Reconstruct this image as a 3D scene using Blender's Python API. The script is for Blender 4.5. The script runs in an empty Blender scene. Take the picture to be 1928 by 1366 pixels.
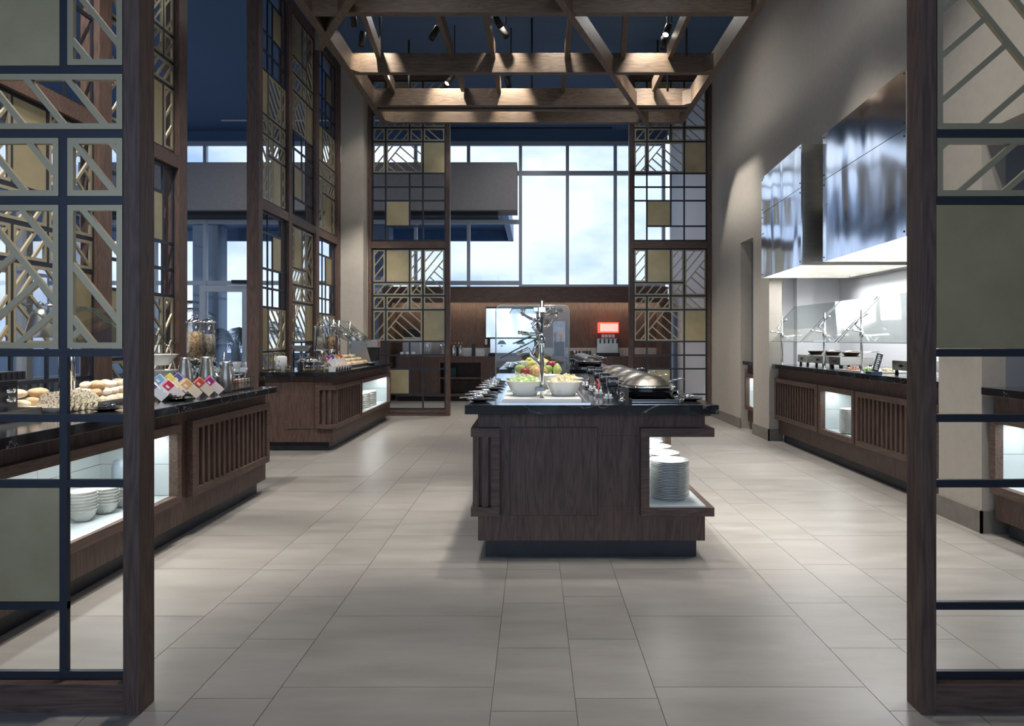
import bpy, bmesh, math, random
from mathutils import Vector, Matrix

# ------------------------------------------------------------------ camera, world, lamps, exposure
SC = bpy.context.scene
COL = SC.collection
PI = math.pi
HX, HY, F, EYE = 1004.0, 637.0, 1285.0, 1.3      # vanishing point, focal length (px of a 1928 wide frame), eye height
cam_d = bpy.data.cameras.new('camera'); cam = bpy.data.objects.new('camera', cam_d); COL.objects.link(cam)
cam.location = (0, 0, EYE); cam.rotation_euler = (PI/2, 0, 0)
cam_d.sensor_width = 36.0; cam_d.lens = F/1928*36
cam_d.shift_x = -(HX-964)/1928; cam_d.shift_y = (HY-683)/1928
cam_d.clip_end = 400
SC.camera = cam
SC.view_settings.view_transform = 'Standard'; SC.view_settings.look = 'None'
SC.view_settings.gamma = 1; SC.view_settings.use_curve_mapping = False
SC.view_settings.exposure = 0.42

W = bpy.data.worlds.new('sky'); SC.world = W; W.use_nodes = True
nt = W.node_tree; nt.nodes.clear()
N = nt.nodes.new; L = nt.links.new
wo = N('ShaderNodeOutputWorld'); bg = N('ShaderNodeBackground'); L(bg.outputs[0], wo.inputs[0])
tc = N('ShaderNodeTexCoord'); mp = N('ShaderNodeMapping'); L(tc.outputs['Generated'], mp.inputs[0]); mp.inputs['Scale'].default_value = (1.6, 1.6, 3.6)
nz = N('ShaderNodeTexNoise'); nz.inputs['Scale'].default_value = 2.2; nz.inputs['Detail'].default_value = 7; nz.inputs['Roughness'].default_value = .55
L(mp.outputs[0], nz.inputs['Vector'])
cr = N('ShaderNodeValToRGB'); cr.color_ramp.elements[0].position = .36; cr.color_ramp.elements[0].color = (.38, .54, .88, 1)
cr.color_ramp.elements[1].position = .58; cr.color_ramp.elements[1].color = (.86, .95, 1.1, 1)
L(nz.outputs[0], cr.inputs[0]); L(cr.outputs[0], bg.inputs[0]); bg.inputs[1].default_value = 1.0

def lamp(kind, loc, power, color=(1, .96, .9), size=.05, target=None, angle=70, blend=.6, sy=None):
    d = bpy.data.lights.new('lamp_light', kind); d.energy = power; d.color = color
    if kind == 'SPOT':
        d.spot_size = math.radians(angle); d.spot_blend = blend; d.shadow_soft_size = size
    elif kind == 'POINT': d.shadow_soft_size = size
    else:
        d.shape = 'RECTANGLE'; d.size = size; d.size_y = sy or size
    o = bpy.data.objects.new('lamp_light', d); COL.objects.link(o); o.location = loc
    if target is not None:
        o.rotation_euler = (Vector(target)-Vector(loc)).to_track_quat('-Z', 'Y').to_euler()
    return o
WARM = (1, .90, .76); NEUT = (1, .95, .88)
# ceiling spots above the aisles and counters (pairs of lamp place and aim)
for (a, b, p, ang) in [((-1.3, 3.4, 5.6), (-1.35, 3.9, 0), 210, 56), ((1.0, 2.4, 5.6), (1.3, 2.9, 0), 80, 36), ((.33, 4.9, 5.6), (.33, 4.3, 0), 400, 50), ((.1, 5.2, 5.6), (.2, 3.6, 0), 70, 60), ((2.2, 3.0, 5.6), (2.0, 4.2, 0), 200, 56),
                       ((-1.1, 6.0, 5.6), (-1.2, 5.6, 0), 360, 52), ((2.0, 6.4, 5.6), (2.1, 5.8, 0), 480, 56), ((-1.2, 9.3, 5.6), (-1.1, 8.6, 0), 330, 46),
                       ((1.9, 9.4, 5.6), (2.1, 8.2, 0), 330, 50), ((-.4, 12.6, 5.6), (-.8, 12.0, 0), 260, 60), ((1.2, 12.8, 5.6), (1.0, 12.2, 0), 220, 60),
                       ((.2, 3.6, 5.6), (.2, 4.8, .9), 260, 36), ((.7, 6.6, 5.6), (.6, 5.6, .9), 240, 36), ((.3, 8.2, 5.6), (.3, 9.4, .9), 200, 40),
                       ((-1.7, 4.6, 5.6), (-2.7, 4.3, .9), 420, 42), ((-1.7, 3.0, 5.6), (-2.8, 3.2, .9), 330, 42), ((-1.5, 9.0, 5.6), (-2.8, 9.2, .9), 330, 42),
                       ((1.3, 9.0, 5.6), (3.0, 10.4, 1.6), 420, 56), ((1.9, 3.4, 5.6), (3.0, 4.2, 1.2), 160, 60), ((-5.0, 6.0, 5.6), (-5.0, 6.4, 0), 300, 90),
                       ((-1.9, 9.1, 4.8), (-3.0, 11.3, 1.5), 520, 40), ((-1.9, 10.2, 5.6), (-3.0, 11.4, 2.6), 60, 60), ((-2.2, 2.8, 5.6), (-3.2, 4.7, 2.2), 520, 60)]:
    lamp('SPOT', a, p*1.1, NEUT, .07, b, ang, .8)
# wide fill lamps added below the ceiling to brighten the whole room
for (x, y, p) in [(-1.4, 5.0, 150), (1.5, 5.0, 150), (-1.4, 9.0, 150), (1.6, 9.0, 150), (0, 12.8, 150), (-5.5, 4.0, 150), (-5.5, 8.5, 150), (-5.5, 12.5, 110)]:
    lamp('SPOT', (x, y, 5.75), p*.5, (1, .97, .93), .2, (x, y, 0), 165, 1)
# added bluish area lamp, strengthens the daylight from the windows behind the camera
lamp('AREA', (-2, -5.8, 2.6), 95, (.55, .74, 1), 9, (-2, 5, 2.2), sy=3.8)

# ------------------------------------------------------------------ helpers
def at(x, y, s):                      # photo pixel and scale (px per metre there) -> place in the room
    return Vector(((x-HX)/s, F/s, EYE-(y-HY)/s))
def fl(y): return F/((y-HY)/EYE)      # depth of a floor point

class MB:
    def __init__(self, M=None):
        self.v = []; self.f = []; self.sm = []; self.M = M
    def add(self, vs, fs, smooth=False, M=None):
        n = len(self.v); MM = self.M
        for p in vs:
            p = Vector(p)
            if M is not None: p = M @ p
            if MM is not None: p = MM @ p
            self.v.append(p)
        for f in fs: self.f.append([i+n for i in f]); self.sm.append(smooth)
        return self
    def box(self, x0, x1, y0, y1, z0, z1, M=None):
        return self.add([(x0,y0,z0),(x1,y0,z0),(x1,y1,z0),(x0,y1,z0),(x0,y0,z1),(x1,y0,z1),(x1,y1,z1),(x0,y1,z1)],
                        [(0,3,2,1),(4,5,6,7),(0,1,5,4),(1,2,6,5),(2,3,7,6),(3,0,4,7)], M=M)
    def prism(self, poly, y0, y1, M=None):            # poly in (x,z), extruded along y
        n = len(poly)
        return self.add([(p[0], y0, p[1]) for p in poly]+[(p[0], y1, p[1]) for p in poly],
                        [list(range(n)), list(range(2*n-1, n-1, -1))]+[(i, (i+1) % n, n+(i+1) % n, n+i) for i in range(n)], M=M)
    def lathe(self, prof, n=24, c=(0,0,0), smooth=True, M=None, cap=True):
        vs = []; fs = []
        for r, z in prof:
            for k in range(n):
                a = 2*PI*k/n; vs.append((c[0]+r*math.cos(a), c[1]+r*math.sin(a), c[2]+z))
        for i in range(len(prof)-1):
            for k in range(n):
                fs.append((i*n+k, i*n+(k+1) % n, (i+1)*n+(k+1) % n, (i+1)*n+k))
        if cap:
            if prof[0][0] > 1e-4: fs.append(list(range(n))[::-1])
            if prof[-1][0] > 1e-4: fs.append([(len(prof)-1)*n+k for k in range(n)])
        return self.add(vs, fs, smooth, M)
    def tube(self, pts, r, n=10, M=None, smooth=True):
        pts = [Vector(p) for p in pts]; vs = []; fs = []
        up = Vector((0, 0, 1))
        for i, p in enumerate(pts):
            a = pts[max(i-1, 0)]; b = pts[min(i+1, len(pts)-1)]; t = (b-a).normalized()
            q = up if abs(t.z) < .95 else Vector((1, 0, 0))
            s = t.cross(q).normalized(); u = s.cross(t)
            rr = r[i] if isinstance(r, (list, tuple)) else r
            for k in range(n):
                w = 2*PI*k/n; vs.append(p+s*rr*math.cos(w)+u*rr*math.sin(w))
        for i in range(len(pts)-1):
            for k in range(n): fs.append((i*n+k, i*n+(k+1) % n, (i+1)*n+(k+1) % n, (i+1)*n+k))
        fs.append(list(range(n))[::-1]); fs.append([(len(pts)-1)*n+k for k in range(n)])
        return self.add(vs, fs, smooth, M)
    def ball(self, c, r, n=14, m=8, sc=(1,1,1), M=None, wob=0, seed=0):
        rnd = random.Random(seed); vs = []; fs = []
        for i in range(m+1):
            t = PI*i/m
            for k in range(n):
                a = 2*PI*k/n; q = 1+(rnd.uniform(-wob, wob) if 0 < i < m else 0)
                vs.append((c[0]+r*sc[0]*math.sin(t)*math.cos(a)*q, c[1]+r*sc[1]*math.sin(t)*math.sin(a)*q, c[2]+r*sc[2]*math.cos(t)*q))
        for i in range(m):
            for k in range(n): fs.append((i*n+k, i*n+(k+1) % n, (i+1)*n+(k+1) % n, (i+1)*n+k))
        return self.add(vs, fs, True, M)
    def build(self, name, mat, parent=None, bevel=0):
        bm = bmesh.new(); off = Vector((0,0,0)); p = parent
        inv = Matrix()
        chain = []
        while p is not None: chain.append(p); p = p.parent
        for q in chain[::-1]: inv = inv @ q.matrix_basis
        inv = inv.inverted()
        vs = [bm.verts.new(inv @ v) for v in self.v]
        for f, s in zip(self.f, self.sm):
            try: ff = bm.faces.new([vs[i] for i in f]); ff.smooth = s
            except ValueError: pass
        bmesh.ops.remove_doubles(bm, verts=bm.verts, dist=1e-6)
        bmesh.ops.recalc_face_normals(bm, faces=bm.faces)
        me = bpy.data.meshes.new(name); bm.to_mesh(me); bm.free()
        o = bpy.data.objects.new(name, me); COL.objects.link(o); me.materials.append(mat)
        if parent is not None: o.parent = parent
        if bevel:
            md = o.modifiers.new('bevel', 'BEVEL'); md.width = bevel; md.segments = 2; md.limit_method = 'ANGLE'
        return o
LABELS = set()
def tag(o, label=None, cat=None, group=None, kind=None):
    if label: o['label'] = label; LABELS.add(label)
    if cat: o['category'] = cat
    if group: o['group'] = group
    if kind: o['kind'] = kind
    return o
def thing(name, label, cat, loc=(0,0,0), rotz=0, group=None):
    o = bpy.data.objects.new(name, None); COL.objects.link(o); o.empty_display_size = .1
    o.location = loc; o.rotation_euler = (0, 0, rotz)
    return tag(o, label, cat, group)
def struct(o): o['kind'] = 'structure'; return o
def kids(o): return KIDS.get(o.name, [])
def copy_thing(root, loc, rotz=None, label=None, scale=None):
    def cp(o, par):
        c = o.copy(); COL.objects.link(c)
        if par is not None: c.parent = par
        for ch in [q for q in ALLCH(o)]: cp(ch, c)
        return c
    r = cp(root, None); r.location = loc
    if rotz is not None: r.rotation_euler = (0, 0, rotz)
    if scale: r.scale = (scale,)*3
    if label: tag(r, label)
    return r
def ALLCH(o): return list(o.children)
ORD = ['top', 'second', 'third', 'fourth', 'fifth', 'sixth', 'seventh', 'eighth', 'ninth', 'tenth', 'eleventh', 'twelfth', 'thirteenth', 'fourteenth', 'fifteenth',
       'sixteenth', 'seventeenth', 'eighteenth', 'nineteenth', 'twentieth', 'twenty-first', 'twenty-second', 'twenty-third', 'twenty-fourth', 'twenty-fifth']
ORDN = ['nearest', 'second nearest', 'third nearest', 'fourth nearest', 'fifth nearest', 'sixth nearest', 'seventh nearest', 'eighth nearest', 'ninth nearest']

# ------------------------------------------------------------------ materials
def mat(name, col=(.5,.5,.5), rough=.5, metal=0, **k):
    m = bpy.data.materials.new(name); m.use_nodes = True
    b = m.node_tree.nodes['Principled BSDF']
    b.inputs['Base Color'].default_value = (*col, 1); b.inputs['Roughness'].default_value = rough; b.inputs['Metallic'].default_value = metal
    if 'emit' in k:
        b.inputs['Emission Color'].default_value = (*k['emit'], 1); b.inputs['Emission Strength'].default_value = k.get('es', 1)
    if 'spec' in k: b.inputs['Specular IOR Level'].default_value = k['spec']
    if 'coat' in k: b.inputs['Coat Weight'].default_value = k['coat']; b.inputs['Coat Roughness'].default_value = .15
    return m
def nodes(m): return m.node_tree, m.node_tree.nodes['Principled BSDF'], m.node_tree.nodes.new, m.node_tree.links.new
def noisy(m, c1, c2, scale=(1,1,1), nscale=8, detail=5, bump=0, pos=(.35,.65), rand=0, rr=None, wave=False):
    t, b, N, L = nodes(m)
    tc = N('ShaderNodeTexCoord'); mp = N('ShaderNodeMapping'); mp.inputs['Scale'].default_value = scale
    L(tc.outputs['Object'], mp.inputs[0]); vec = mp.outputs[0]
    if rand:
        oi = N('ShaderNodeObjectInfo'); va = N('ShaderNodeVectorMath'); va.operation = 'ADD'; vm = N('ShaderNodeVectorMath'); vm.operation = 'SCALE'
        cx = N('ShaderNodeCombineXYZ'); L(oi.outputs['Random'], cx.inputs[0]); L(oi.outputs['Random'], cx.inputs[1]); L(cx.outputs[0], vm.inputs[0]); vm.inputs['Scale'].default_value = 37
        L(vec, va.inputs[0]); L(vm.outputs[0], va.inputs[1]); vec = va.outputs[0]
    nz = N('ShaderNodeTexNoise'); nz.inputs['Scale'].default_value = nscale; nz.inputs['Detail'].default_value = detail; nz.inputs['Roughness'].default_value = .6
    L(vec, nz.inputs['Vector'])
    cr = N('ShaderNodeValToRGB'); cr.color_ramp.elements[0].position = pos[0]; cr.color_ramp.elements[1].position = pos[1]
    cr.color_ramp.elements[0].color = (*c1, 1); cr.color_ramp.elements[1].color = (*c2, 1)
    L(nz.outputs[0], cr.inputs[0]); out = cr.outputs[0]
    if rand:
        hs = N('ShaderNodeHueSaturation'); mr = N('ShaderNodeMapRange'); mr.inputs['To Min'].default_value = 1-rand; mr.inputs['To Max'].default_value = 1+rand
        L(oi.outputs['Random'], mr.inputs[0]); L(mr.outputs[0], hs.inputs['Value']); L(out, hs.inputs['Color']); out = hs.outputs[0]
    L(out, b.inputs['Base Color'])
    if rr:
        m2 = N('ShaderNodeMapRange'); m2.inputs['To Min'].default_value = rr[0]; m2.inputs['To Max'].default_value = rr[1]; L(nz.outputs[0], m2.inputs[0]); L(m2.outputs[0], b.inputs['Roughness'])
    if bump:
        bp = N('ShaderNodeBump'); bp.inputs['Strength'].default_value = bump; bp.inputs['Distance'].default_value = .01; L(nz.outputs[0], bp.inputs['Height']); L(bp.outputs[0], b.inputs['Normal'])
    return m
def wood(name, c1, c2, axis, rough=.5):
    m = mat(name, c1, rough)
    sc = {'x': (.9, 9, 9), 'y': (9, .9, 9), 'z': (9, 9, .9)}[axis]
    t, b, N, L = nodes(m)
    tc = N('ShaderNodeTexCoord'); oi = N('ShaderNodeObjectInfo'); mp = N('ShaderNodeMapping'); mp.inputs['Scale'].default_value = sc
    sc2 = N('ShaderNodeVectorMath'); sc2.operation = 'SCALE'; sc2.inputs['Scale'].default_value = 11
    cx = N('ShaderNodeCombineXYZ')
    for i in range(3): L(oi.outputs['Random'], cx.inputs[i])
    L(cx.outputs[0], sc2.inputs[0]); ad = N('ShaderNodeVectorMath'); L(tc.outputs['Object'], ad.inputs[0]); L(sc2.outputs[0], ad.inputs[1]); L(ad.outputs[0], mp.inputs[0])
    n1 = N('ShaderNodeTexNoise'); n1.inputs['Scale'].default_value = 1.1; n1.inputs['Detail'].default_value = 2; n1.inputs['Distortion'].default_value = .4; L(mp.outputs[0], n1.inputs['Vector'])
    mm = N('ShaderNodeMath'); mm.operation = 'MULTIPLY'; mm.inputs[1].default_value = 26; L(n1.outputs[0], mm.inputs[0])
    fr = N('ShaderNodeMath'); fr.operation = 'PINGPONG'; fr.inputs[1].default_value = 1; L(mm.outputs[0], fr.inputs[0])
    n2 = N('ShaderNodeTexNoise'); n2.inputs['Scale'].default_value = 9; n2.inputs['Detail'].default_value = 4; L(mp.outputs[0], n2.inputs['Vector'])
    mx = N('ShaderNodeMath'); mx.operation = 'MULTIPLY_ADD'; mx.inputs[1].default_value = .45; L(fr.outputs[0], mx.inputs[0]); L(n2.outputs[0], mx.inputs[2])
    cr = N('ShaderNodeValToRGB'); cr.color_ramp.elements[0].position = .3; cr.color_ramp.elements[0].color = (*c1, 1); cr.color_ramp.elements[1].position = 1; cr.color_ramp.elements[1].color = (*c2, 1)
    L(mx.outputs[0], cr.inputs[0]); L(cr.outputs[0], b.inputs['Base Color'])
    bp = N('ShaderNodeBump'); bp.inputs['Strength'].default_value = .12; bp.inputs['Distance'].default_value = .004; L(mx.outputs[0], bp.inputs['Height']); L(bp.outputs[0], b.inputs['Normal'])
    return m
WD1, WD2 = (.054, .032, .026), (.135, .083, .064)
WZ = wood('walnut_upright', WD1, WD2, 'z'); WX = wood('walnut_across', WD1, WD2, 'x'); WY = wood('walnut_along', WD1, WD2, 'y')
TD1, TD2 = (.062, .043, .029), (.150, .104, .070)
TX = wood('oak_beam_across', TD1, TD2, 'x', .5); TY = wood('oak_beam_along', TD1, TD2, 'y', .5)
NAVY = mat('bronze_bar', (.035, .042, .058), .42, .55)
GOLD = noisy(mat('brass_sheet', (.3,.25,.14), .46, .72), (.40, .34, .20), (.50, .43, .27), (1,1,1), 3.5, 6, 0, (.3,.7), .04)
GOLDL = mat('brass_strip', (.42, .37, .255), .42, .6)
PLINTH = noisy(mat('black_plinth', (.012,.014,.02), .4), (.008, .010, .014), (.025, .03, .042), (1,1,1), 3, 5)
WHITE = mat('white_china', (.80, .81, .78), .16, 0, coat=.6)
LINING = mat('white_lining', (.70, .76, .77), .35)
GROUT = mat('grout', (.20, .187, .17), .9)
TILE = noisy(mat('floor_tile', (.3,.27,.24), .4), (.250, .234, .214), (.350, .330, .304), (.8, 3.2, 1), 2.4, 8, .03, (.25,.75), .045, (.24, .46))
WALL = noisy(mat('cream_plaster', (.4,.36,.31), .85), (.45, .41, .352), (.48, .44, .38), (1,1,1), 14, 4, .03)
WALLG = mat('grey_paint', (.25, .26, .29), .8)
WALLW = mat('white_paint_and_daylight', (.72, .73, .75), .7)
CEIL = mat('navy_ceiling_paint', (.07, .135, .25), .75)
BULK = noisy(mat('taupe_plaster', (.2,.19,.19), .9), (.30, .285, .285), (.33, .315, .315), (1,1,1), 22, 3)
BASEB = noisy(mat('stone_baseboard', (.2,.18,.16), .5), (.19, .172, .15), (.24, .218, .19), (1,1,1), 9, 6)
STEEL = mat('polished_steel', (.72, .73, .74), .13, 1)
BRUSH = noisy(mat('brushed_steel', (.5,.5,.5), .3, 1), (.50, .49, .46), (.62, .61, .58), (1, 1, 30), 6, 3, .02)
CHROME = mat('chrome', (.85, .86, .87), .07, 1)
BLACK = mat('black_plastic', (.012, .012, .014), .28)
BLACKM = mat('black_matte', (.015, .015, .017), .6)
ALU = mat('aluminium_frame', (.46, .49, .53), .4, .4)
SIGNB = mat('sign_board', (.03, .035, .045), .4)
INKW = mat('white_print', (.85, .85, .85), .5)
def marble():
    m = mat('black_marble', (.01,.01,.012), .11, 0, coat=.4); t, b, N, L = nodes(m)
    tc = N('ShaderNodeTexCoord'); n0 = N('ShaderNodeTexNoise'); n0.inputs['Scale'].default_value = 1.6; n0.inputs['Detail'].default_value = 6; n0.inputs['Distortion'].default_value = 1.6
    L(tc.outputs['Object'], n0.inputs['Vector'])
    s = N('ShaderNodeMath'); s.operation = 'SUBTRACT'; s.inputs[1].default_value = .5; L(n0.outputs[0], s.inputs[0])
    a = N('ShaderNodeMath'); a.operation = 'ABSOLUTE'; L(s.outputs[0], a.inputs[0])
    cr = N('ShaderNodeValToRGB'); e = cr.color_ramp.elements; e[0].position = 0; e[0].color = (.22, .21, .20, 1); e[1].position = .004; e[1].color = (.012, .013, .016, 1)
    L(a.outputs[0], cr.inputs[0])
    n2 = N('ShaderNodeTexNoise'); n2.inputs['Scale'].default_value = 6; n2.inputs['Detail'].default_value = 8; L(tc.outputs['Object'], n2.inputs['Vector'])
    c2 = N('ShaderNodeValToRGB'); c2.color_ramp.elements[0].position = .5; c2.color_ramp.elements[0].color = (0,0,0,1); c2.color_ramp.elements[1].position = .75; c2.color_ramp.elements[1].color = (.035,.045,.055,1)
    L(n2.outputs[0], c2.inputs[0]); mx = N('ShaderNodeMix'); mx.data_type = 'RGBA'; mx.blend_type = 'ADD'; mx.inputs[0].default_value = 1
    L(cr.outputs[0], mx.inputs[6]); L(c2.outputs[0], mx.inputs[7]); L(mx.outputs[2], b.inputs['Base Color']); return m
MARBLE = marble()
def wavy():
    m = mat('wavy_mirror_steel', (.90, .92, .94), .13, 1); t, b, N, L = nodes(m)
    tc = N('ShaderNodeTexCoord'); mp = N('ShaderNodeMapping'); mp.inputs['Scale'].default_value = (1, 1.5, .55); L(tc.outputs['Object'], mp.inputs[0])
    nz = N('ShaderNodeTexNoise'); nz.inputs['Scale'].default_value = 1.5; nz.inputs['Detail'].default_value = .6; nz.inputs['Distortion'].default_value = .5; L(mp.outputs[0], nz.inputs['Vector'])
    bp = N('ShaderNodeBump'); bp.inputs['Strength'].default_value = 1; bp.inputs['Distance'].default_value = .028; L(nz.outputs[0], bp.inputs['Height']); L(bp.outputs[0], b.inputs['Normal']); return m
WAVY = wavy()
def glass(name, tint=(.93, .97, .98), refl=.10, rough=.0):
    m = bpy.data.materials.new(name); m.use_nodes = True; t = m.node_tree; t.nodes.clear(); N = t.nodes.new; L = t.links.new
    o = N('ShaderNodeOutputMaterial'); tr = N('ShaderNodeBsdfTransparent'); tr.inputs[0].default_value = (*tint, 1); gl = N('ShaderNodeBsdfGlossy'); gl.inputs['Roughness'].default_value = rough
    lw = N('ShaderNodeLayerWeight'); lw.inputs[0].default_value = .35; mr = N('ShaderNodeMapRange'); mr.inputs['To Min'].default_value = refl*.12; mr.inputs['To Max'].default_value = .5
    L(lw.outputs['Fresnel'], mr.inputs[0]); mx = N('ShaderNodeMixShader'); L(mr.outputs[0], mx.inputs[0]); L(tr.outputs[0], mx.inputs[1]); L(gl.outputs[0], mx.inputs[2]); L(mx.outputs[0], o.inputs[0]); return m
WGLASS = glass('window_glass', (.95, .975, 1), .06)
SGLASS = glass('guard_glass', (.955, .985, .98), .08)
CGLASS = glass('clear_acrylic', (.93, .95, .97), .10)

# ------------------------------------------------------------------ the room
CZ = 5.85; WX_L = -9.5; XR = 3.0; YB = 15.0; YN = -6.0
flr = struct(MB().box(WX_L-.3, 5.2, YN, YB+.3, -.12, -.006).build('floor', GROUT))
# floor tiles: wide column, then two narrow ones; rows measured from the joints
cands = []
P0 = .450; PER = 1.3905
for k in range(-8, 4):
    x0 = P0+k*PER
    for (a, b, y0, ln) in ((x0, x0+.7925, 3.20, .652), (x0+.7925, x0+1.0915, 3.355, .486), (x0+1.0915, x0+PER, 3.44, .486)):
        if b < WX_L or a > 4.9: continue
        j0 = int((YN-y0)/ln)-1
        y = y0+j0*ln
        while y < YB:
            if y+ln > YN: cands.append((max(a, WX_L), min(b, 4.9), max(y, YN), min(y+ln, YB)))
            y += ln
def seen(c):
    ym = (c[2]+c[3])/2
    if ym < 1.9: return 99+abs(ym)
    xm = (c[0]+c[1])/2
    if abs(xm) > .82*ym+.5: return 60+ym
    if xm < -2.35 and ym < 6: return 40+ym
    if xm > 3.1 or xm < -3.1: return 30+ym
    if -.28 < xm < .97 and 4.1 < ym < 12: return 50
    return ym-(.3 if b-a > .5 else 0)
cands.sort(key=seen); rest = MB(); g = .0013
tmesh = {}
for i, (a, b, c, d) in enumerate(cands):
    if i < 290:
        key = (round(b-a, 3), round(d-c, 3))
        if key not in tmesh:
            o = MB().box(-(b-a)/2+g, (b-a)/2-g, -(d-c)/2+g, (d-c)/2-g, -.012, 0).build('tile', TILE); tmesh[key] = o.data
        else:
            o = bpy.data.objects.new('tile', tmesh[key]); COL.objects.link(o)
        o.location = ((a+b)/2, (c+d)/2, 0); o.parent = flr
    else: rest.box(a+g, b-g, c+g, d-g, -.012, 0)
o = rest.build('tile_field', TILE, flr); o['kind'] = 'stuff'

struct(MB().box(WX_L-.3, 5.2, YN, YB+.3, CZ, CZ+.2).build('ceiling', CEIL))
# right wall with three openings, depth 1.1 m alcoves behind
OPZ = 2.68
wr = MB()
for (a, b) in ((YN, 2.2), (4.565, 5.05), (8.68, 9.31), (9.88, 11.66)): wr.box(XR, XR+.16, a, b, 0, OPZ)
wr.box(XR, XR+.16, YN, 11.66, OPZ, CZ)
struct(wr.build('wall_right', WALL))
struct(MB().box(XR, XR+.16, 11.66, YB, 0, CZ).build('wall_right_beyond_screen', WALLW))  # whiter than the rest of this wall: window daylight put into its colour
al = MB()
for (a, b, xb) in ((2.2, 4.565, 4.1), ): al.box(xb, xb+.1, a-.1, b+.1, 0, OPZ).box(XR+.16, xb, b, b+.1, 0, OPZ).box(XR+.16, xb, a-.1, a, 0, OPZ).box(XR+.16, xb, a, b, OPZ, OPZ+.1)
al.box(4.1, 4.2, 9.3, 9.98, 0, OPZ).box(XR+.16, 4.1, 9.88, 9.98, 0, OPZ).box(XR+.16, 4.1, 9.3, 9.88, OPZ, OPZ+.1)
struct(al.build('wall_alcove', WALLG))
aw = MB()
aw.box(4.12, 4.22, 5.05, 9.3, 0, 3.6).box(XR+.16, 4.22, 9.18, 9.3, 0, 3.6).box(XR+.16, 4.12, 4.95, 5.05, 0, 3.6).box(XR+.16, 4.22, 4.95, 9.3, 3.6, 3.7)
struct(aw.build('wall_kitchen', WALLW))
struct(MB().box(3.50, 3.72, 9.06, 9.18, 0, 3.6).build('trim_kitchen_pilaster', WALLW))
bb = MB()
for (a, b) in ((YN, 2.2), (4.55, 5.06), (8.665, 9.32), (9.87, YB)): bb.box(XR-.014, XR, a, b, 0, .15)
bb.box(XR-.014, XR+.17, 4.55, 4.565, 0, .15).box(XR-.014, XR+.17, 8.665, 8.68, 0, .15)
struct(bb.build('baseboard_right', BASEB))
# left and near walls
lw = MB().box(WX_L-.2, WX_L, YN, 6.4, 0, CZ).box(WX_L-.2, WX_L, 6.4, YB, 0, .5).box(WX_L-.2, WX_L, 6.4, YB, 5.2, CZ)
for y in (7.4, 9.2, 11.0, 12.8, 14.6): lw.box(WX_L-.2, WX_L, y, y+.16, .5, 5.2)
struct(lw.build('wall_left', WALL))
lwf = MB()
for z in (.5, 2.5, 3.9, 5.15): lwf.box(WX_L-.12, WX_L-.04, 6.4, YB, z, z+.06)
wl = thing('window_side', None, None, (WX_L, 10, 0)); wl['kind'] = 'structure'; lwf.build('window_frame', ALU, wl)
for a, b in ((6.4, 7.4), (7.56, 9.2), (9.36, 11.0), (11.16, 12.8), (12.96, 14.6)): MB().box(WX_L-.09, WX_L-.08, a, b, .56, 5.15).build('pane', WGLASS, wl)
nw = MB().box(WX_L, 5.2, YN-.15, YN, 0, .5).box(WX_L, 5.2, YN-.15, YN, 4.6, CZ)
for x in (-9.4, -6.3, -3.2, -.1, 3.0): nw.box(x-.12, x+.12, YN-.15, YN, .5, 4.6)
struct(nw.build('wall_near', WALL))
struct(MB().box(WX_L, 5.2, YN-.09, YN-.07, .5, 4.6).build('window_near', WGLASS))
# cream pier beside the back screens
struct(MB().box(-3.17, -2.80, 11.24, 11.66, 0, CZ).box(-2.80, -2.775, 11.5, 11.66, 0, CZ).build('wall_pier', WALL))
# back window wall
wf = MB(); ZT = 5.62
mx_up = [-9.4, -8.3, -7.2, -6.05, -4.9, -3.72, -2.58, -1.42, -.28, .75, 1.80, 2.86]
fr = MB().box(WX_L, 2.95, YB-.02, YB+.06, ZT, CZ)
struct(fr.build('trim_window_head', CEIL))
for i in range(len(mx_up)-1):
    w = thing('window_%d' % (i+1), None, None, ((mx_up[i]+mx_up[i+1])/2, YB, 0)); w['kind'] = 'structure'
    a, b = mx_up[i], mx_up[i+1]
    m = MB().box(a-.035, a+.035, YB-.05, YB+.05, 0 if b < -3 else 2.3, ZT)
    hs = [4.93, 2.44, ZT-.04] if a > -.5 else [4.93, ZT-.04, 3.86, 2.52]
    if b < -3: hs += [.06]
    else: hs += [2.36]
    for z in hs: m.box(a, b, YB-.04, YB+.04, z-.045, z+.045)
    if i == len(mx_up)-2: m.box(b-.035, b+.035, YB-.05, YB+.05, 2.3, ZT)
    m.build('window_frame', ALU, w)
    MB().box(a, b, YB-.008, YB+.008, 0.05 if b < -3 else 2.3, ZT).build('pane', WGLASS, w)
# glazed door left of the middle
dr = thing('door_1', None, None, (-6.9, YB-.06, 0)); dr['kind'] = 'structure'
dx0, dx1 = -7.28, -6.22
MB().box(dx0, dx0+.13, YB-.12, YB-.04, .22, 2.32).box(dx1-.13, dx1, YB-.12, YB-.04, .22, 2.32).box(dx0, dx1, YB-.12, YB-.04, 2.32, 2.46).box(dx0, dx1, YB-.12, YB-.04, 0, .22).build('door_frame', mat('white_aluminium', (.62,.65,.68), .4), dr)
MB().box(dx0+.13, dx1-.13, YB-.09, YB-.08, .22, 2.32).build('pane', WGLASS, dr)
MB().tube([(dx1-.16, YB-.16, .95), (dx1-.16, YB-.16, 1.25)], .012).build('door_handle', STEEL, dr)
MB().box(-6.55, -6.0, YB-.2, YB-.12, 2.5, 2.57).build('door_closer', BLACKM, dr)
# bulkhead in front of the windows
struct(MB().box(WX_L, -.34, YB-.75, YB-.1, 3.985, 4.98).build('trim_bulkhead', BULK))
struct(MB().box(WX_L, -.75, YB-.6, YB-.06, 3.90, 3.985).build('trim_bulkhead_slot', BLACKM))
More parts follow.
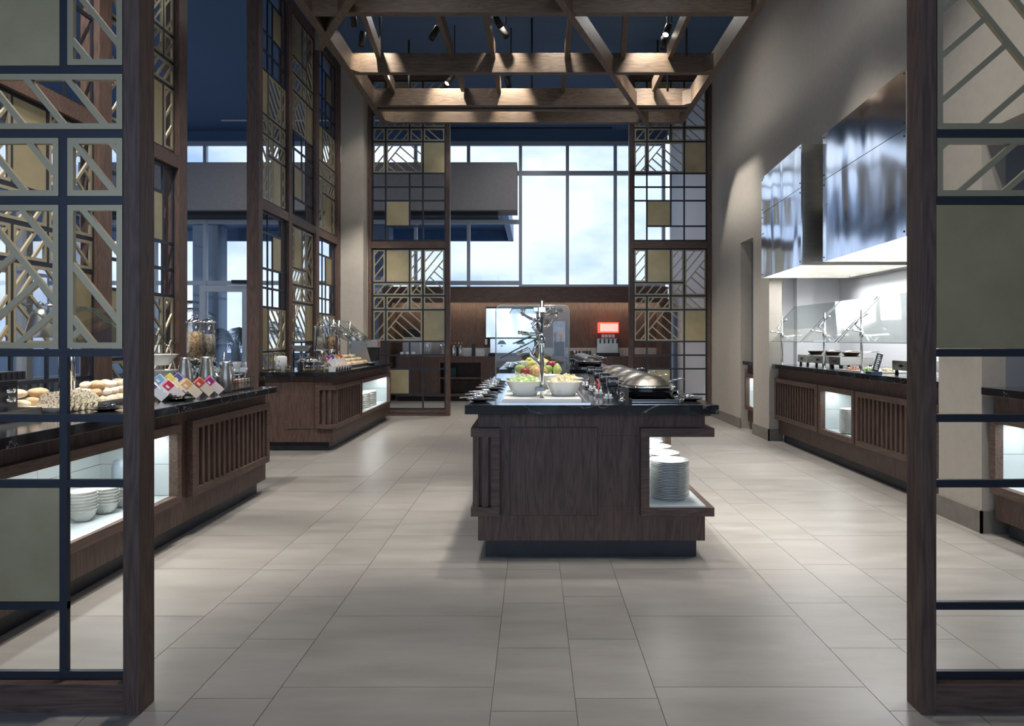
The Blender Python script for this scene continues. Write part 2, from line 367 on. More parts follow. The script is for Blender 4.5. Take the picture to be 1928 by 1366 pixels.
# linear ceiling diffuser and blind slot near the windows
tag(MB().box(-6.5, 1.1, 14.2, 14.26, CZ-.014, CZ-.001).box(1.2, 2.8, 14.2, 14.26, CZ-.014, CZ-.001).build('linear_diffuser', mat('diffuser_white', (.6,.62,.65), .5)), 'long thin white linear air diffuser in the navy ceiling', 'air vent')
struct(MB().box(-4.5, 1.7, 14.7, 14.78, CZ-.012, CZ+.002).build('trim_blind_slot', BLACKM))
# outside: terrace, parapet, canopy, columns, palms
TER = mat('terrace', (.22, .27, .33), .8)
struct(MB().box(-30, 16, YB+.3, 60, -.3, -.05).build('ground_terrace', TER))
tag(MB().box(-30, 10, 22.0, 22.2, -.05, .78).box(-30, 10, 21.95, 22.25, .78, .84).build('parapet', mat('parapet_paint', (.25,.32,.40), .7)), 'low pale parapet wall edging the terrace outside', 'wall')
can = thing('terrace_canopy', 'dark blue canopy roof over the terrace outside the windows', 'canopy', (-6, 18, 4.4))
MB().box(-16, -.75, YB+.35, 20.6, 4.55, 4.75).build('canopy_deck', mat('canopy_navy', (.03, .07, .15), .35), can)
MB().box(-16, -.6, 20.6, 20.75, 4.25, 4.8).box(-.75, -.6, YB+.35, 20.75, 4.25, 4.8).build('fascia', mat('fascia_blue', (.06,.13,.25), .4), can)
for x in (-13.6, -9.42, -4.5):
    MB().box(x-.36, x+.36, 19.6, 20.2, -.05, 4.55).build('column', mat('column_paint', (.22,.25,.29), .8), can)
LEAF = noisy(mat('palm_leaf', (.05,.09,.09), .6), (.03, .06, .06), (.08, .13, .12), (1,1,1), 6, 3)
def palm(loc, h, label, seed):
    rnd = random.Random(seed); p = thing('palm_tree', label, 'palm', loc, 0, 'palms on the terrace')
    MB().tube([Vector(loc), Vector(loc)+Vector((.1,0,h*.5)), Vector(loc)+Vector((.05,0,h))], [.16, .13, .11], 10).build('trunk', mat('palm_bark', (.08,.08,.08), .9), p)
    top = Vector(loc)+Vector((.05, 0, h))
    for k in range(15):
        a = 2*PI*k/15+rnd.uniform(-.2,.2); el = rnd.uniform(.2, 1.2); ln = rnd.uniform(1.1, 1.6); m = MB(); pts = []
        for j in range(9):
            t = j/8; r = ln*t
            pts.append(top+Vector((math.cos(a)*math.cos(el)*r, math.sin(a)*math.cos(el)*r, math.sin(el)*r-.55*t*t*ln)))
        m.tube(pts, [.015*(1-.8*j/8) for j in range(9)], 5)
        for j in range(1, 28):
            t = j/28; q = pts[min(7, int(t*8))].lerp(pts[min(8, int(t*8)+1)], t*8-int(t*8)); d = (pts[-1]-pts[0]).normalized(); sd = d.cross(Vector((0,0,1))).normalized()
            for s in (-1, 1):
                e = q+sd*s*.30*math.sin(PI*(.15+.8*t))+d*.14-Vector((0,0,.13)); w = d*.017
                m.add([q-w, q+w, e], [(0,1,2)])
        m.build('frond', LEAF, p)
palm((-8.35, 19.0, -.05), 1.15, 'palm with arching fronds seen through the glazed door', 3)
palm((-9.75, 17.9, -.05), 1.9, 'palm left of the glazed door outside', 5)
palm((-9.1, 24.5, -.05), 1.5, 'palm half hidden behind the big wooden end post', 8)

# ------------------------------------------------------------------ lattice screens
RZ = [.117, .36, .79, 1.02, 1.25, 1.785, 2.02, 2.245, 2.81]; BW = .027
CW = [.024, .196, .027, .379, .027, .200, .027, .351, .024]
NOMW = sum(CW); MODH = 2.835
TH = math.tan(math.radians(51)); TB = math.tan(math.radians(41))
def clip(poly, p, n):     # keep side where (x-p).n >= 0
    out = []
    for i in range(len(poly)):
        a = poly[i]; b = poly[(i+1) % len(poly)]
        da = (a[0]-p[0])*n[0]+(a[1]-p[1])*n[1]; db = (b[0]-p[0])*n[0]+(b[1]-p[1])*n[1]
        if da >= 0: out.append(a)
        if (da >= 0) != (db >= 0):
            t = da/(da-db); out.append((a[0]+(b[0]-a[0])*t, a[1]+(b[1]-a[1])*t))
    return out
def strip(p, ang, w, rect, cuts=()):
    d = (math.cos(ang), math.sin(ang)); n = (-d[1], d[0]); L_ = 3
    poly = [(p[0]-d[0]*L_-n[0]*w/2, p[1]-d[1]*L_-n[1]*w/2), (p[0]+d[0]*L_-n[0]*w/2, p[1]+d[1]*L_-n[1]*w/2),
            (p[0]+d[0]*L_+n[0]*w/2, p[1]+d[1]*L_+n[1]*w/2), (p[0]-d[0]*L_+n[0]*w/2, p[1]-d[1]*L_+n[1]*w/2)]
    x0, x1, z0, z1 = rect
    for q, nn in [((x0,0),(1,0)), ((x1,0),(-1,0)), ((0,z0),(0,1)), ((0,z1),(0,-1))]+list(cuts):
        poly = clip(poly, q, nn)
        if len(poly) < 3: return None
    ar = abs(sum(poly[i][0]*poly[(i+1) % len(poly)][1]-poly[(i+1) % len(poly)][0]*poly[i][1] for i in range(len(poly))))/2
    return poly if ar > 2e-4 else None
A51 = math.radians(51); A41 = math.radians(-41)
CELLS = [  # (col0, col1, row0, row1, kind, spec) columns a b c d = 0..3, rows by RZ index
    (0,0,7,8,'L',dict(m=[(1,.2),(1,.55),(1,.9),(1,1.25)])), (1,1,7,8,'G',None), (2,2,7,8,'L',dict(m=[(1,.12),(1,.47),(1,.82),(1,1.17)])),
    (3,3,6,8,'L',dict(main=(.65,.61), m=[(.65,.85),(.65,1.08)], b=[(1,.95),(1,.74),(1,.53),(1,.32),(1,.113),(.6,0)])),
    (0,1,6,7,'L',dict(m=[(.07,1),(.346,1),(.584,1),(.823,1),(1.06,1)])), (2,2,6,7,'L',dict(m=[(.2,1),(.85,1)], b=[(1,.1)])),
    (0,0,5,6,'L',dict(m=[(.28,1),(.95,1)])), (1,1,5,6,'L',dict(m=[(.31,1),(.72,1),(1.13,1)])), (2,2,5,6,'L',dict(m=[(.1,.92)], b=[(0,.75),(1.0,.9)])),
    (3,3,5,6,'L',dict(b=[(.0,.55),(.15,1),(.85,1)])),
    (0,0,4,5,'L',dict(m=[(.79,1),(1,.62),(1,.25)], b=[(.8,.12)])),
    (1,2,4,5,'L',dict(main=(.476,1), m=[(.01,.66)], b=[(.6,1),(.376,.867),(.238,.676),(.1,.486),(.01,.27)])), (3,3,4,5,'G',None), (1,1,1,2,'G',None)]
HBAR = [(0,3,0),(1,3,1),(0,3,2),(0,3,3),(0,3,4),(0,3,5),(0,3,6),(0,2,7),(0,3,8)]
VBAR = [(0,0,6),(0,7,8),(1,1,4),(1,5,8),(2,0,8)]
def screen(label, O, U, V, wid, mods, posts, pd=(.0,.10), pw=.06, top=True, group='bronze and walnut lattice screens'):
    """O: floor corner of the clear opening, U along it, V towards its back; mods: list of (level, mirror u, mirror z)"""
    U = Vector(U); V = Vector(V); M = Matrix(((U.x, V.x, 0, O[0]), (U.y, V.y, 0, O[1]), (0, 0, 1, 0), (0, 0, 0, 1)))
    t = thing('lattice_screen', label, 'screen', (O[0], O[1], 0), 0, group)
    k = wid/NOMW; ex = [0]
    for c in CW: ex.append(ex[-1]+c*k)
    cols = [(ex[1], ex[2]), (ex[3], ex[4]), (ex[5], ex[6]), (ex[7], ex[8])]
    gv = (.042, .060)          # grille plane inside the post depth
    zt = 2.835*len(mods)
    for (a, b) in posts: MB(M).box(a, b, pd[0], pd[1], 0, CZ if top else zt+.1).build('post', WZ, t, .002)
    for lev in range(len(mods)+1):
        z = lev*MODH
        if lev == 0:
            MB(M).box(0, wid, pd[0]+.012, pd[1]-.012, 0, .046).build('rail', WX, t, .001)
            MB(M).box(0, wid, pd[0]+.006, pd[1]-.018, .048, .102).build('rail', WX, t, .001)
        else: MB(M).box(0, wid, pd[0]+.004, pd[1]-.004, z-.016, z+.098).build('rail', WX, t, .001)
    for lev, (mu, mz) in enumerate(mods):
        zb = lev*MODH
        def fu(u): return wid-u if mu else u
        def fz(z): return zb+((RZ[0]+RZ[-1])-z if mz else z)
        def bar(u0, u1, z0, z1, thin=0):
            a, b = sorted((fu(u0), fu(u1))); c, d = sorted((fz(z0), fz(z1)))
            MB(M).box(a, b, gv[0]+thin, gv[1]-thin, c, d).build('metal_bar', NAVY, t)
        bar(0, ex[1], RZ[0]-.013, RZ[8]+.013, .0005); bar(ex[8], ex[9], RZ[0]-.013, RZ[8]+.013, .0005)
        for (c0, c1, r) in HBAR:
            u0 = ex[1]-.001 if c0 == 0 else ex[2*c0]; u1 = ex[8]+.001 if c1 == 3 else ex[2*c1+3]
            bar(u0, u1, RZ[r]-BW/2, RZ[r]+BW/2)
        for (c, r0, r1) in VBAR: bar(ex[2*c+2], ex[2*c+3], RZ[r0]-.013, RZ[r1]+.013, .0005)
        for (c0, c1, r0, r1, kind, sp) in CELLS:
            u0, u1 = cols[c0][0]+.002, cols[c1][1]-.002; z0, z1 = RZ[r0]+BW/2+.002, RZ[r1]-BW/2-.002
            if kind == 'G':
                a, b = sorted((fu(u0), fu(u1))); c, d = sorted((fz(z0), fz(z1)))
                MB(M).box(a, b, gv[0]+.003, gv[1]-.003, c, d).build('brass_panel', GOLD, t); continue
            fw = .0205; w, h = u1-u0, z1-z0
            def P(poly): return [(fu(p[0]), fz(p[1])) for p in poly]
            m = MB(M)
            for q in ((u0, u1, z1-fw, z1), (u0, u1, z0, z0+fw), (u0, u0+fw, z0+fw, z1-fw), (u1-fw, u1, z0+fw, z1-fw)):
                a, b = sorted((fu(q[0]), fu(q[1]))); c, d = sorted((fz(q[2]), fz(q[3]))); m.box(a, b, gv[0]-.002, gv[1]-.004, c, d)
            ins = m.build('lattice_insert', GOLDL, t)
            R = (u0+fw, u1-fw, z0+fw, z1-fw); polys = []
            Kx, Kz = w, h
            def pt(q): return (u0+q[0]*Kx, z0+q[1]*Kz)
            cut_up = cut_dn = ()
            if sp.get('main'):
                mp_ = pt(sp['main']); dn = (math.sin(A51), -math.cos(A51)); half = .0095
                polys.append(strip(mp_, A51, .020, R))
                cut_dn = [((mp_[0]+dn[0]*half, mp_[1]+dn[1]*half), dn)]
            for q in sp.get('m', []): polys.append(strip(pt(q), A51, .020, R))
            for q in sp.get('b', []):
                bc = cut_dn
                if not sp.get('main') and sp.get('m'):
                    mq = pt(sp['m'][-1]); dn = (math.sin(A51), -math.cos(A51)); bc = [((mq[0]+dn[0]*.0095, mq[1]+dn[1]*.0095), dn)]
                polys.append(strip(pt(q), A41, .020, R, bc))
            for p in polys:
                if p: MB(M).prism(P(p), gv[0]-.0015, gv[1]-.0045).build('lattice_bar', GOLDL, ins)
    return t
n_, r_, m_ = (False, False), (True, True), (True, False)
# near pair (seen from behind, so mirrored)
yp = F/545.0
WL = 1.262
screen('large lattice screen cut off by the left edge, nearest the camera', (-1.418-WL, yp, 0), (1,0,0), (0,1,0), WL, [m_, m_], [(-.06, 0), (WL, WL+.0575)], (.0, .094))
screen('large lattice screen cut off by the right edge, nearest the camera', (1.3935, yp, 0), (1,0,0), (0,1,0), WL, [m_, m_], [(-.0525, 0), (WL, WL+.06)], (.0, .094))
# back pair
yb = F/112.0
screen('tall lattice screen in the back beside the cream pier', (-2.722, yb, 0), (1,0,0), (0,1,0), 1.247, [n_, n_], [(-.06, 0), (1.247, 1.317)], (0, .13))
screen('tall lattice screen in the back against the right wall', (1.686, yb, 0), (1,0,0), (0,1,0), 1.247, [n_, n_], [(-.07, 0), (1.247, 1.307)], (0, .13))
# side runs along the left, aisle face at x = -3.165
XS = -3.165
def side(y0, y1, mods, posts, label): screen(label, (XS, y0, 0), (0,1,0), (-1,0,0), y1-y0, mods, [(a-y0, b-y0) for a, b in posts], (0, .14))
side(4.02, 4.98, [n_, n_], [(3.90, 4.02), (4.98, 5.13)], 'side lattice screen behind the bread counter, seen through the near left screen')
side(5.13, 6.10, [r_, r_], [(6.10, 6.247)], 'side lattice screen just right of the near left post')
side(7.99, 8.85, [r_, r_], [(7.87, 7.99), (8.85, 8.98)], 'side lattice screen behind the far left counter, first bay after the doorway')
side(8.98, 9.95, [n_, n_], [(9.95, 10.10)], 'side lattice screen behind the far left counter, middle bay')
side(10.10, 11.04, [r_, r_], [(11.04, 11.22)], 'side lattice screen behind the far left counter, bay against the cream pier')

# ------------------------------------------------------------------ wooden ceiling trellis
ZB = 4.6
tr = thing('ceiling_trellis', 'suspended brown timber trellis under the navy ceiling', 'trellis', (0, 7, ZB))
def beamx(y, x0, x1, z0, z1, w=.09): return MB().box(x0, x1, y, y+w, z0, z1).build('beam', TX, tr, .002)
def beam_between(a, b, z0, z1, w, name='beam', m=None):
    a = Vector((a[0], a[1], 0)); b = Vector((b[0], b[1], 0)); d = b-a; ln = d.length; ang = math.atan2(d.y, d.x)
    M = Matrix.Translation(a) @ Matrix.Rotation(ang, 4, 'Z')
    return MB(M).box(0, ln, -w/2, w/2, z0, z1).build(name, m or TY, tr, .002)
EXL, EXR = -2.33, 2.30
for y in (F/186, F/151.8, F/133.0, F/130.6, F/123.3): beamx(y, EXL+.09, EXR-.09, ZB, ZB+.24)
beamx(4.6, EXL+.09, EXR-.09, ZB, ZB+.24); beamx(5.75, EXL+.09, EXR-.09, ZB, ZB+.24)
MB().box(EXL, EXL+.09, 4.5, F/122.3, ZB, ZB+.24).build('beam', TY, tr, .002)
MB().box(EXR-.09, EXR, 4.5, F/122.3, ZB, ZB+.24).build('beam', TY, tr, .002)
for (sx, x) in ((1, EXL+.09), (-1, EXR-.09)):
    for y in (F/151.8, F/133.0, F/123.3): MB().add([(x, y, ZB), (x+sx*.1, y, ZB), (x, y-.1, ZB), (x, y, ZB+.2), (x+sx*.1, y, ZB+.2), (x, y-.1, ZB+.2)], [(0,1,2), (3,4,5), (0,1,4,3), (1,2,5,4), (2,0,3,5)]).build('corner_block', TX, tr)
def lv(x, y, z): s = (HY-y)/(z-EYE); return ((x-HX)/s, F/s)
zp = ZB+.17
for (a, b) in [((682,24),(713,111)), ((822,24),(850,111)), ((911,24),(929,111)), ((1076,24),(1067,111)), ((1179,24),(1173,111)), ((1301,24),(1261,111)),
               ((724,139),(740,175)), ((861,139),(872,173)), ((933,139),(940,175)), ((1061.6,139),(1060,175)), ((1247,139),(1231,173)), ((800,160),(806,168))][:11]:
    beam_between(lv(*a, zp), lv(*b, zp), zp, zp+.17, .055, 'purlin')
zd = ZB-.012
beam_between(lv(1024,-40,zd), lv(1222,240,zd), zd, zd+.2, .075, 'diagonal_brace')
beam_between(lv(700,-60,zd), lv(600,95,zd), zd, zd+.2, .085, 'diagonal_brace')
for (x, y) in ((-.02, F/133+.04), (-.02, F/123.3+.04), (-1.9, F/151.8), (1.9, F/151.8), (1.9, F/133), (-1.9, F/123.3), (1.9, F/123.3), (-1.6, 5.8), (1.6, 5.8)):
    MB().tube([(x, y, ZB+.2), (x, y, CZ)], .014, 8).build('hanger_rod', BLACKM, tr)
SPOTM = mat('spot_body', (.02, .019, .018), .5); LENS = mat('lit_lens', (1,1,1), .3, 0, emit=(1, .9, .75), es=14)
def spot_head(px, py, z, tilt, azim, label, lit):
    s = (HY-py)/(z-EYE); p = Vector(((px-HX)/s, F/s, z))
    t = thing('track_spotlight', label, 'spotlight', p, 0, 'black track spotlights on the trellis')
    d = Vector((math.sin(tilt)*math.cos(azim), math.sin(tilt)*math.sin(azim), -math.cos(tilt)))
    q = d.to_track_quat('Z', 'Y').to_matrix().to_4x4(); M = Matrix.Translation(p) @ q
    MB().lathe([(.036, -.12), (.04, -.115), (.04, .06), (.036, .06), (.036, .045), (0, .045)], 20, M=M).build('head', SPOTM, t)
    MB().lathe([(0, .046), (.035, .0465)], 20, M=M, cap=False).build('lens', LENS if lit else BLACK, t)
    up = p-d*.06
    MB().tube([up, up+Vector((.05, .02, .08)), up+Vector((.05, .02, CZ-up.z))], .008, 8).build('stem', BLACKM, t)
    return p, d
specs = [(666, 40, .35, 1.2, 'black spotlight near the left end of the trellis, upper of two', False), (681, 78, .2, 2.8, 'black spotlight near the left end of the trellis, lower of two', False),
         (816, 66, .5, 3.6, 'black spotlight left of the second purlin, tilted left', False), (938, 42, .5, -.5, 'pair of spots by the third purlin, rear one', False),
         (949, 62, .55, -.3, 'pair of spots by the third purlin, front one', False), (845, 153, .7, -2.4, 'lit spotlight glowing between the second and third beams', True),
         (957, 157, .5, -1.2, 'spotlight aimed at the third beam right of the lit one', False), (1255, 60, .55, -2.2, 'lit spotlight on the right under the navy ceiling', True),
         (1249, 84, .4, -1.9, 'dark spotlight just below the lit right one', False)]
for sp in specs: spot_head(sp[0], sp[1], ZB+.42, sp[2], sp[3], sp[4], sp[5])
# grazing lamps that make the pools on the beams
for (x, y, s, pw) in ((845, 190, 133, 16), (962, 186, 133, 16), (855, 222, 123.3, 6), (965, 218, 123.3, 9), (705, 122, 151.8, 14), (1222, 122, 151.8, 14), (950, 118, 151.8, 10)):
    X = (x-HX)/s; Y = F/s
    lamp('SPOT', (X, Y-.34, ZB+.62), pw*7, WARM, .02, (X, Y, ZB+.10), 62, .7)

# ------------------------------------------------------------------ cabinets
def cabinet(name, label, O, U, V, Ln, D, zt, secs, fz=(.262, .76), group=None, endpanel=None, tilew=.3):
    """local u along the front, v outwards (front face v=0), body depth D behind. secs: ('slat'|'niche', u0, u1)"""
    U = Vector(U); V = Vector(V); M = Matrix(((U.x, V.x, 0, O[0]), (U.y, V.y, 0, O[1]), (0, 0, 1, 0), (0, 0, 0, 1)))
    t = thing(name, label, 'cabinet', (O[0], O[1], 0), 0, group)
    MB(M).box(.05, Ln-.05, -D+.05, -.055, 0, .105).build('plinth', PLINTH, t)
    z0, z1 = fz; fb = .052; pr = .05
    m = MB(M); ni = sorted([s for s in secs if s[0] == 'niche'], key=lambda s: s[1])
    m.box(0, Ln, -D, 0, z1-fb+.002, zt-.052).box(0, Ln, -D, 0, .105, z0+fb-.014)
    cu = 0
    for s in ni+[('end', Ln, Ln)]:
        a, b = s[1]+.02, s[2]-.02
        if s[0] == 'end': a = Ln
        m.box(cu, a, -D, 0, z0+fb-.014, z1-fb+.002); cu = b
    for s in ni: m.box(s[1]+.02, s[2]-.02, -D, -.46, z0+fb-.014, z1-fb+.002)
    m.build('carcass', WZ, t, .001)
    def frame(u0, u1, nm):
        f = MB(M); f.box(u0, u1, -.004, pr, z1-fb, z1).box(u0, u1, -.004, pr, z0, z0+fb).box(u0, u0+fb, -.004, pr, z0+fb, z1-fb).box(u1-fb, u1, -.004, pr, z0+fb, z1-fb)
        return f.build(nm, WY if abs(U.y) > .5 else WX, t, .001)
    for s in secs:
        kind, a, b = s[0], s[1], s[2]
        if kind == 'slat':
            fo = frame(a, b, 'slat_frame'); MB(M).box(a+fb, b-fb, .0005, .004, z0+fb, z1-fb).build('recess_back', BLACKM, t)
            n = max(2, int(round((b-a-2*fb)/.078))); w = .034
            for i in range(n):
                c = a+fb+(i+.5)*(b-a-2*fb)/n
                MB(M).box(c-w/2, c+w/2, .004, pr-.012, z0+fb, z1-fb).build('slat', WZ, fo)
        else:
            frame(a, b, 'niche_frame')
            ia, ib = a+fb, b-fb; za, zb_ = z0+fb, z1-fb
            li = MB(M).box(ia-.03, ib+.03, -.458, -.452, za, zb_).box(ia-.032, ia-.026, -.452, -.003, za, zb_).box(ib+.026, ib+.032, -.452, -.003, za, zb_).build('niche_lining', GROUT, t)
            nt_ = max(1, int(round((b-a)/tilew))); hz = (zb_-za)/2
            for i in range(nt_):
                for j in range(2):
                    c0 = ia-.026+i*(ib-ia+.052)/nt_; c1 = ia-.026+(i+1)*(ib-ia+.052)/nt_
                    MB(M).box(c0+.0015, c1-.0015, -.452, -.446, za+j*hz+.0015, za+(j+1)*hz-.0015).build('tile', LINING, li)
            for (q0, q1) in ((ia-.026, ia-.021), (ib+.021, ib+.026)):
                for j in range(2): MB(M).box(q0, q1, -.444, -.006, za+j*hz+.0015, za+(j+1)*hz-.0015).build('tile', LINING, li)
            MB(M).box(ia-.02, ib+.02, -.444, pr-.006, za-.012, za-.0005).build('niche_shelf', LINING, t)
            p = M @ Vector(((ia+ib)/2, -.08, zb_-.004)); l_ = lamp('AREA', p, 2.5*(ib-ia), (.93, 1, .99), ib-ia-.06, None, sy=.03)
            ang = math.atan2(U.y, U.x); l_.rotation_euler = (0, 0, ang)
    return t, M
def worktop(name, label, x0, x1, y0, y1, zt, th=.052): return tag(MB().box(x0, x1, y0, y1, zt-th, zt).build(name, MARBLE, None, .003), label, 'worktop')

# left counter (bread)
ZL = .888
c1, M1 = cabinet('buffet_cabinet', 'dark walnut cabinet of the long bread counter on the near left', (-2.275, 2.53, 0), (0,1,0), (1,0,0), 3.27, .84, ZL, [('niche', .09, 1.79), ('slat', 1.93, 3.23)])
worktop('countertop', 'polished black marble worktop of the near left bread counter', -3.13, -2.2, 2.50, 5.86, ZL)
# far left counter
ZF = .917
c2, M2 = cabinet('buffet_cabinet', 'dark walnut cabinet of the far left counter before the side screens', (-2.318, 7.88, 0), (0,1,0), (1,0,0), 3.16, .78, ZF, [('slat', 0.0, 1.10), ('niche', 1.14, 2.98)], group=None)
m = MB(); m.box(-2.50, -2.268, 7.83, 7.882, .708, .76).box(-2.50, -2.268, 7.83, 7.882, .262, .314).box(-2.50, -2.45, 7.83, 7.882, .314, .708); wf_ = m.build('end_frame', WX, c2, .001)
MB().box(-2.42, -2.385, 7.842, 7.88, .314, .708).box(-2.355, -2.32, 7.842, 7.88, .314, .708).build('slat', WZ, c2)
MB().box(-2.86, -2.53, 7.872, 7.882, .26, .80).build('end_panel', WZ, c2)
worktop('countertop', 'polished black marble worktop of the far left counter', -3.13, -2.235, 7.80, 10.86, ZF)
# right counters
ZR = .977
c3, M3 = cabinet('cooking_cabinet', 'dark walnut cooking counter under the steel hoods on the right', (3.115, 8.67, 0), (0,-1,0), (-1,0,0), 3.60, .9, ZR, [('slat', .0, 1.30), ('niche', 1.33, 2.14), ('slat', 2.17, 3.5)], fz=(.285, .80))
worktop('countertop', 'black marble worktop with pale veins under the steel hoods', 3.035, 4.10, 5.07, 8.67, ZR)
c4, M4 = cabinet('alcove_cabinet', 'small walnut cabinet with lit shelf inside the narrow far right opening', (3.10, 9.86, 0), (0,-1,0), (-1,0,0), .53, .9, ZR, [('niche', .02, .51)], fz=(.285, .80))
worktop('countertop', 'short black worktop inside the narrow far right opening', 3.02, 4.08, 9.33, 9.86, ZR)
c5, M5 = cabinet('alcove_cabinet', 'walnut cabinet with lit shelf seen past the near right screen', (3.06, 4.52, 0), (0,-1,0), (-1,0,0), 2.2, .95, ZR, [('niche', .02, 1.6)], fz=(.285, .80))
worktop('countertop', 'black marble worktop at the right edge of the picture', 2.985, 4.08, 2.3, 4.55, ZR)
tag(MB().box(3.3, 3.5, 9.4, 9.6, ZR, ZR+.05).build('cutting_board', mat('board_wood', (.35,.2,.1), .5), None, .004), 'brown wooden board on the worktop in the narrow far right opening', 'board')

# island
ZI = .92
YF = 4.016
isl = thing('island_cabinet', 'large dark walnut island cabinet in the middle of the room', 'cabinet', (.34, 4.1, 0))
YE = 7.35
MB().box(-.285, .973, 4.074, YE-.06, 0, .111).build('plinth', PLINTH, isl)
m = MB(); m.box(-.325, 1.011, YF, YE, .111, .316).box(-.325, 1.011, YF, YE, .73, ZI-.053).box(-.325, .66, YF, YE, .316, .73).box(.66, 1.011, 5.36, YE, .316, .73)
m.build('carcass', WZ, isl, .0015)
MB().box(.642, .66+.004, YF-.001, 5.36, .3165, .7295).build('niche_back', LINING, isl)
pn = MB().box(-.135, .378, YF-.006, YF+.002, .263, .777).build('front_panel', WZ, isl, .001)
MB().box(-.138, .381, YF-.0012, YF+.001, .260, .780).build('panel_gap', BLACKM, isl)
# left C shaped frame with the slatted flank
m = MB(); m.box(-.363, -.195, YF-.05, YF+.0, .728, .779).box(-.363, -.195, YF-.05, YF, .266, .317).box(-.246, -.195, YF-.05, YF, .317, .728)
m.box(-.363, -.325, YF, 5.5, .728, .779).box(-.363, -.325, YF, 5.5, .266, .317); sf = m.build('slat_frame', WX, isl, .0015)
for i in range(19): MB().box(-.352, -.326, YF+.02+i*.078, YF+.054+i*.078, .317, .728).build('slat', WZ, sf)
MB().box(-.352, -.318, YF-.038, YF-.004, .317, .728).build('slat', WZ, sf); MB().box(-.300, -.262, YF-.03, YF-.002, .317, .728).build('slat', WZ, sf)
# right C shaped frame round the plate niche
m = MB(); m.box(.626, 1.054, YF-.05, YF+.002, .728, .779).box(.626, 1.054, YF-.05, YF+.002, .266, .317).box(.626, .676, YF-.05, YF+.002, .317, .728)
m.box(1.006, 1.054, YF+.002, 5.30, .728, .779).box(1.006, 1.054, YF+.002, 5.30, .266, .317).box(1.006, 1.054, 5.22, 5.30, .317, .728); m.build('niche_frame', WX, isl, .0015)
MB().box(.664, 1.006, YF-.04, 5.34, .315, .325).build('niche_shelf', LINING, isl)
MB().box(.664, 1.006, 5.345, 5.36, .32, .73).build('niche_end', LINING, isl)
l_ = lamp('AREA', (.84, 4.7, .724), 3.6, (.97, 1, .98), .25, None, sy=1.1)
worktop('countertop', 'polished black marble worktop of the middle island', -.391, 1.06, F/330, YE+.08, ZI, .053)
# second island behind
is2 = thing('island_cabinet', 'second walnut island cabinet behind the first', 'cabinet', (.34, 8.6, 0))
MB().box(-.26, .96, 8.62, 11.0, 0, .111).build('plinth', PLINTH, is2)
MB().box(-.32, 1.0, 8.54, 11.06, .111, ZI-.076).build('carcass', WX, is2, .001)
worktop('countertop', 'black marble worktop of the second island behind', -.43, 1.06, F/152.6, 11.14, ZI, .075)

# ------------------------------------------------------------------ back bar
YC = F/90.8
bk = thing('back_bar', 'wall-wide dark wood back bar cabinet with open shelves', 'cabinet', (-.2, YC, 0))
BX0, BX1 = -2.80, 2.70
zc = .93
MB().box(BX0, BX1, YC+.06, YC+.6, 0, .10).build('plinth', BLACKM, bk)
m = MB(); m.box(BX0, BX1, YC, YC+.6, zc-.13, zc); m.box(BX0, BX1, YC, YC+.6, .10, .15)
m.box(BX0, -1.93, YC, YC+.6, .15, zc-.13).box(-1.09, BX1, YC, YC+.6, .15, zc-.13).box(-1.93, -1.09, YC+.5, YC+.6, .15, zc-.13)
m.box(-1.93, -1.09, YC+.02, YC+.5, .46, .495)
m.build('carcass', WZ, bk, .001)
for (a, b) in ((-2.72, -2.36), (-2.33, -1.97), (-1.0, -.45), (-.42, .1), (.13, .65), (1.55, 2.05), (2.08, 2.6)): MB().box(a, b, YC-.012, YC, .17, zc-.15).build('door', WZ, bk, .001)
tag(MB().box(-1.80, -1.62, YC+.2, YC+.36, .497, .70).build('card_box', mat('teal_card', (.01,.06,.08), .5), None, .002), 'small dark teal box on the upper open shelf of the back bar', 'box')
# upper panelling, soffit and cove
wp = struct(MB().box(-3.2, 2.85, YC+.62, YC+.70, 0, 2.14).build('wall_back_panelling', WALLG))
xs = [-3.2, -2.55, -1.9, -1.25, -.35, .55, 1.2, 1.85, 2.35, 2.85]
for a, b in zip(xs, xs[1:]): MB().box(a+.002, b-.002, YC+.60, YC+.62, zc if b > BX0 else 0, 2.14).build('panel', WZ, wp)
so = struct(MB().box(-3.2, 2.85, YC+.34, YC+.72, 2.12, 2.40).box(-3.2, 2.85, YC+.30, YC+.34, 2.065, 2.40).build('trim_soffit', WX))
struct(MB().box(-3.2, -2.98, YC-.02, YC+.62, 0, 2.12).build('trim_end_panel', WZ))
struct(MB().box(2.66, 2.86, YC-.02, YC+.62, 0, 2.12).build('trim_end_panel_right', WZ))
l_ = lamp('AREA', (-.1, YC+.44, 2.11), 18, (1, .86, .66), 5.6, None, sy=.04)
struct(MB().box(BX0, BX1, YC+.575, YC+.60, zc, zc+.17).build('trim_backsplash', noisy(mat('pale_marble', (.5,.5,.5), .2), (.42,.42,.42), (.56,.55,.53), (1,1,1), 5, 6)))
struct(MB().box(-3.2, 2.9, YC+.72, YB-.06, 2.25, 2.36).build('trim_sill', ALU))

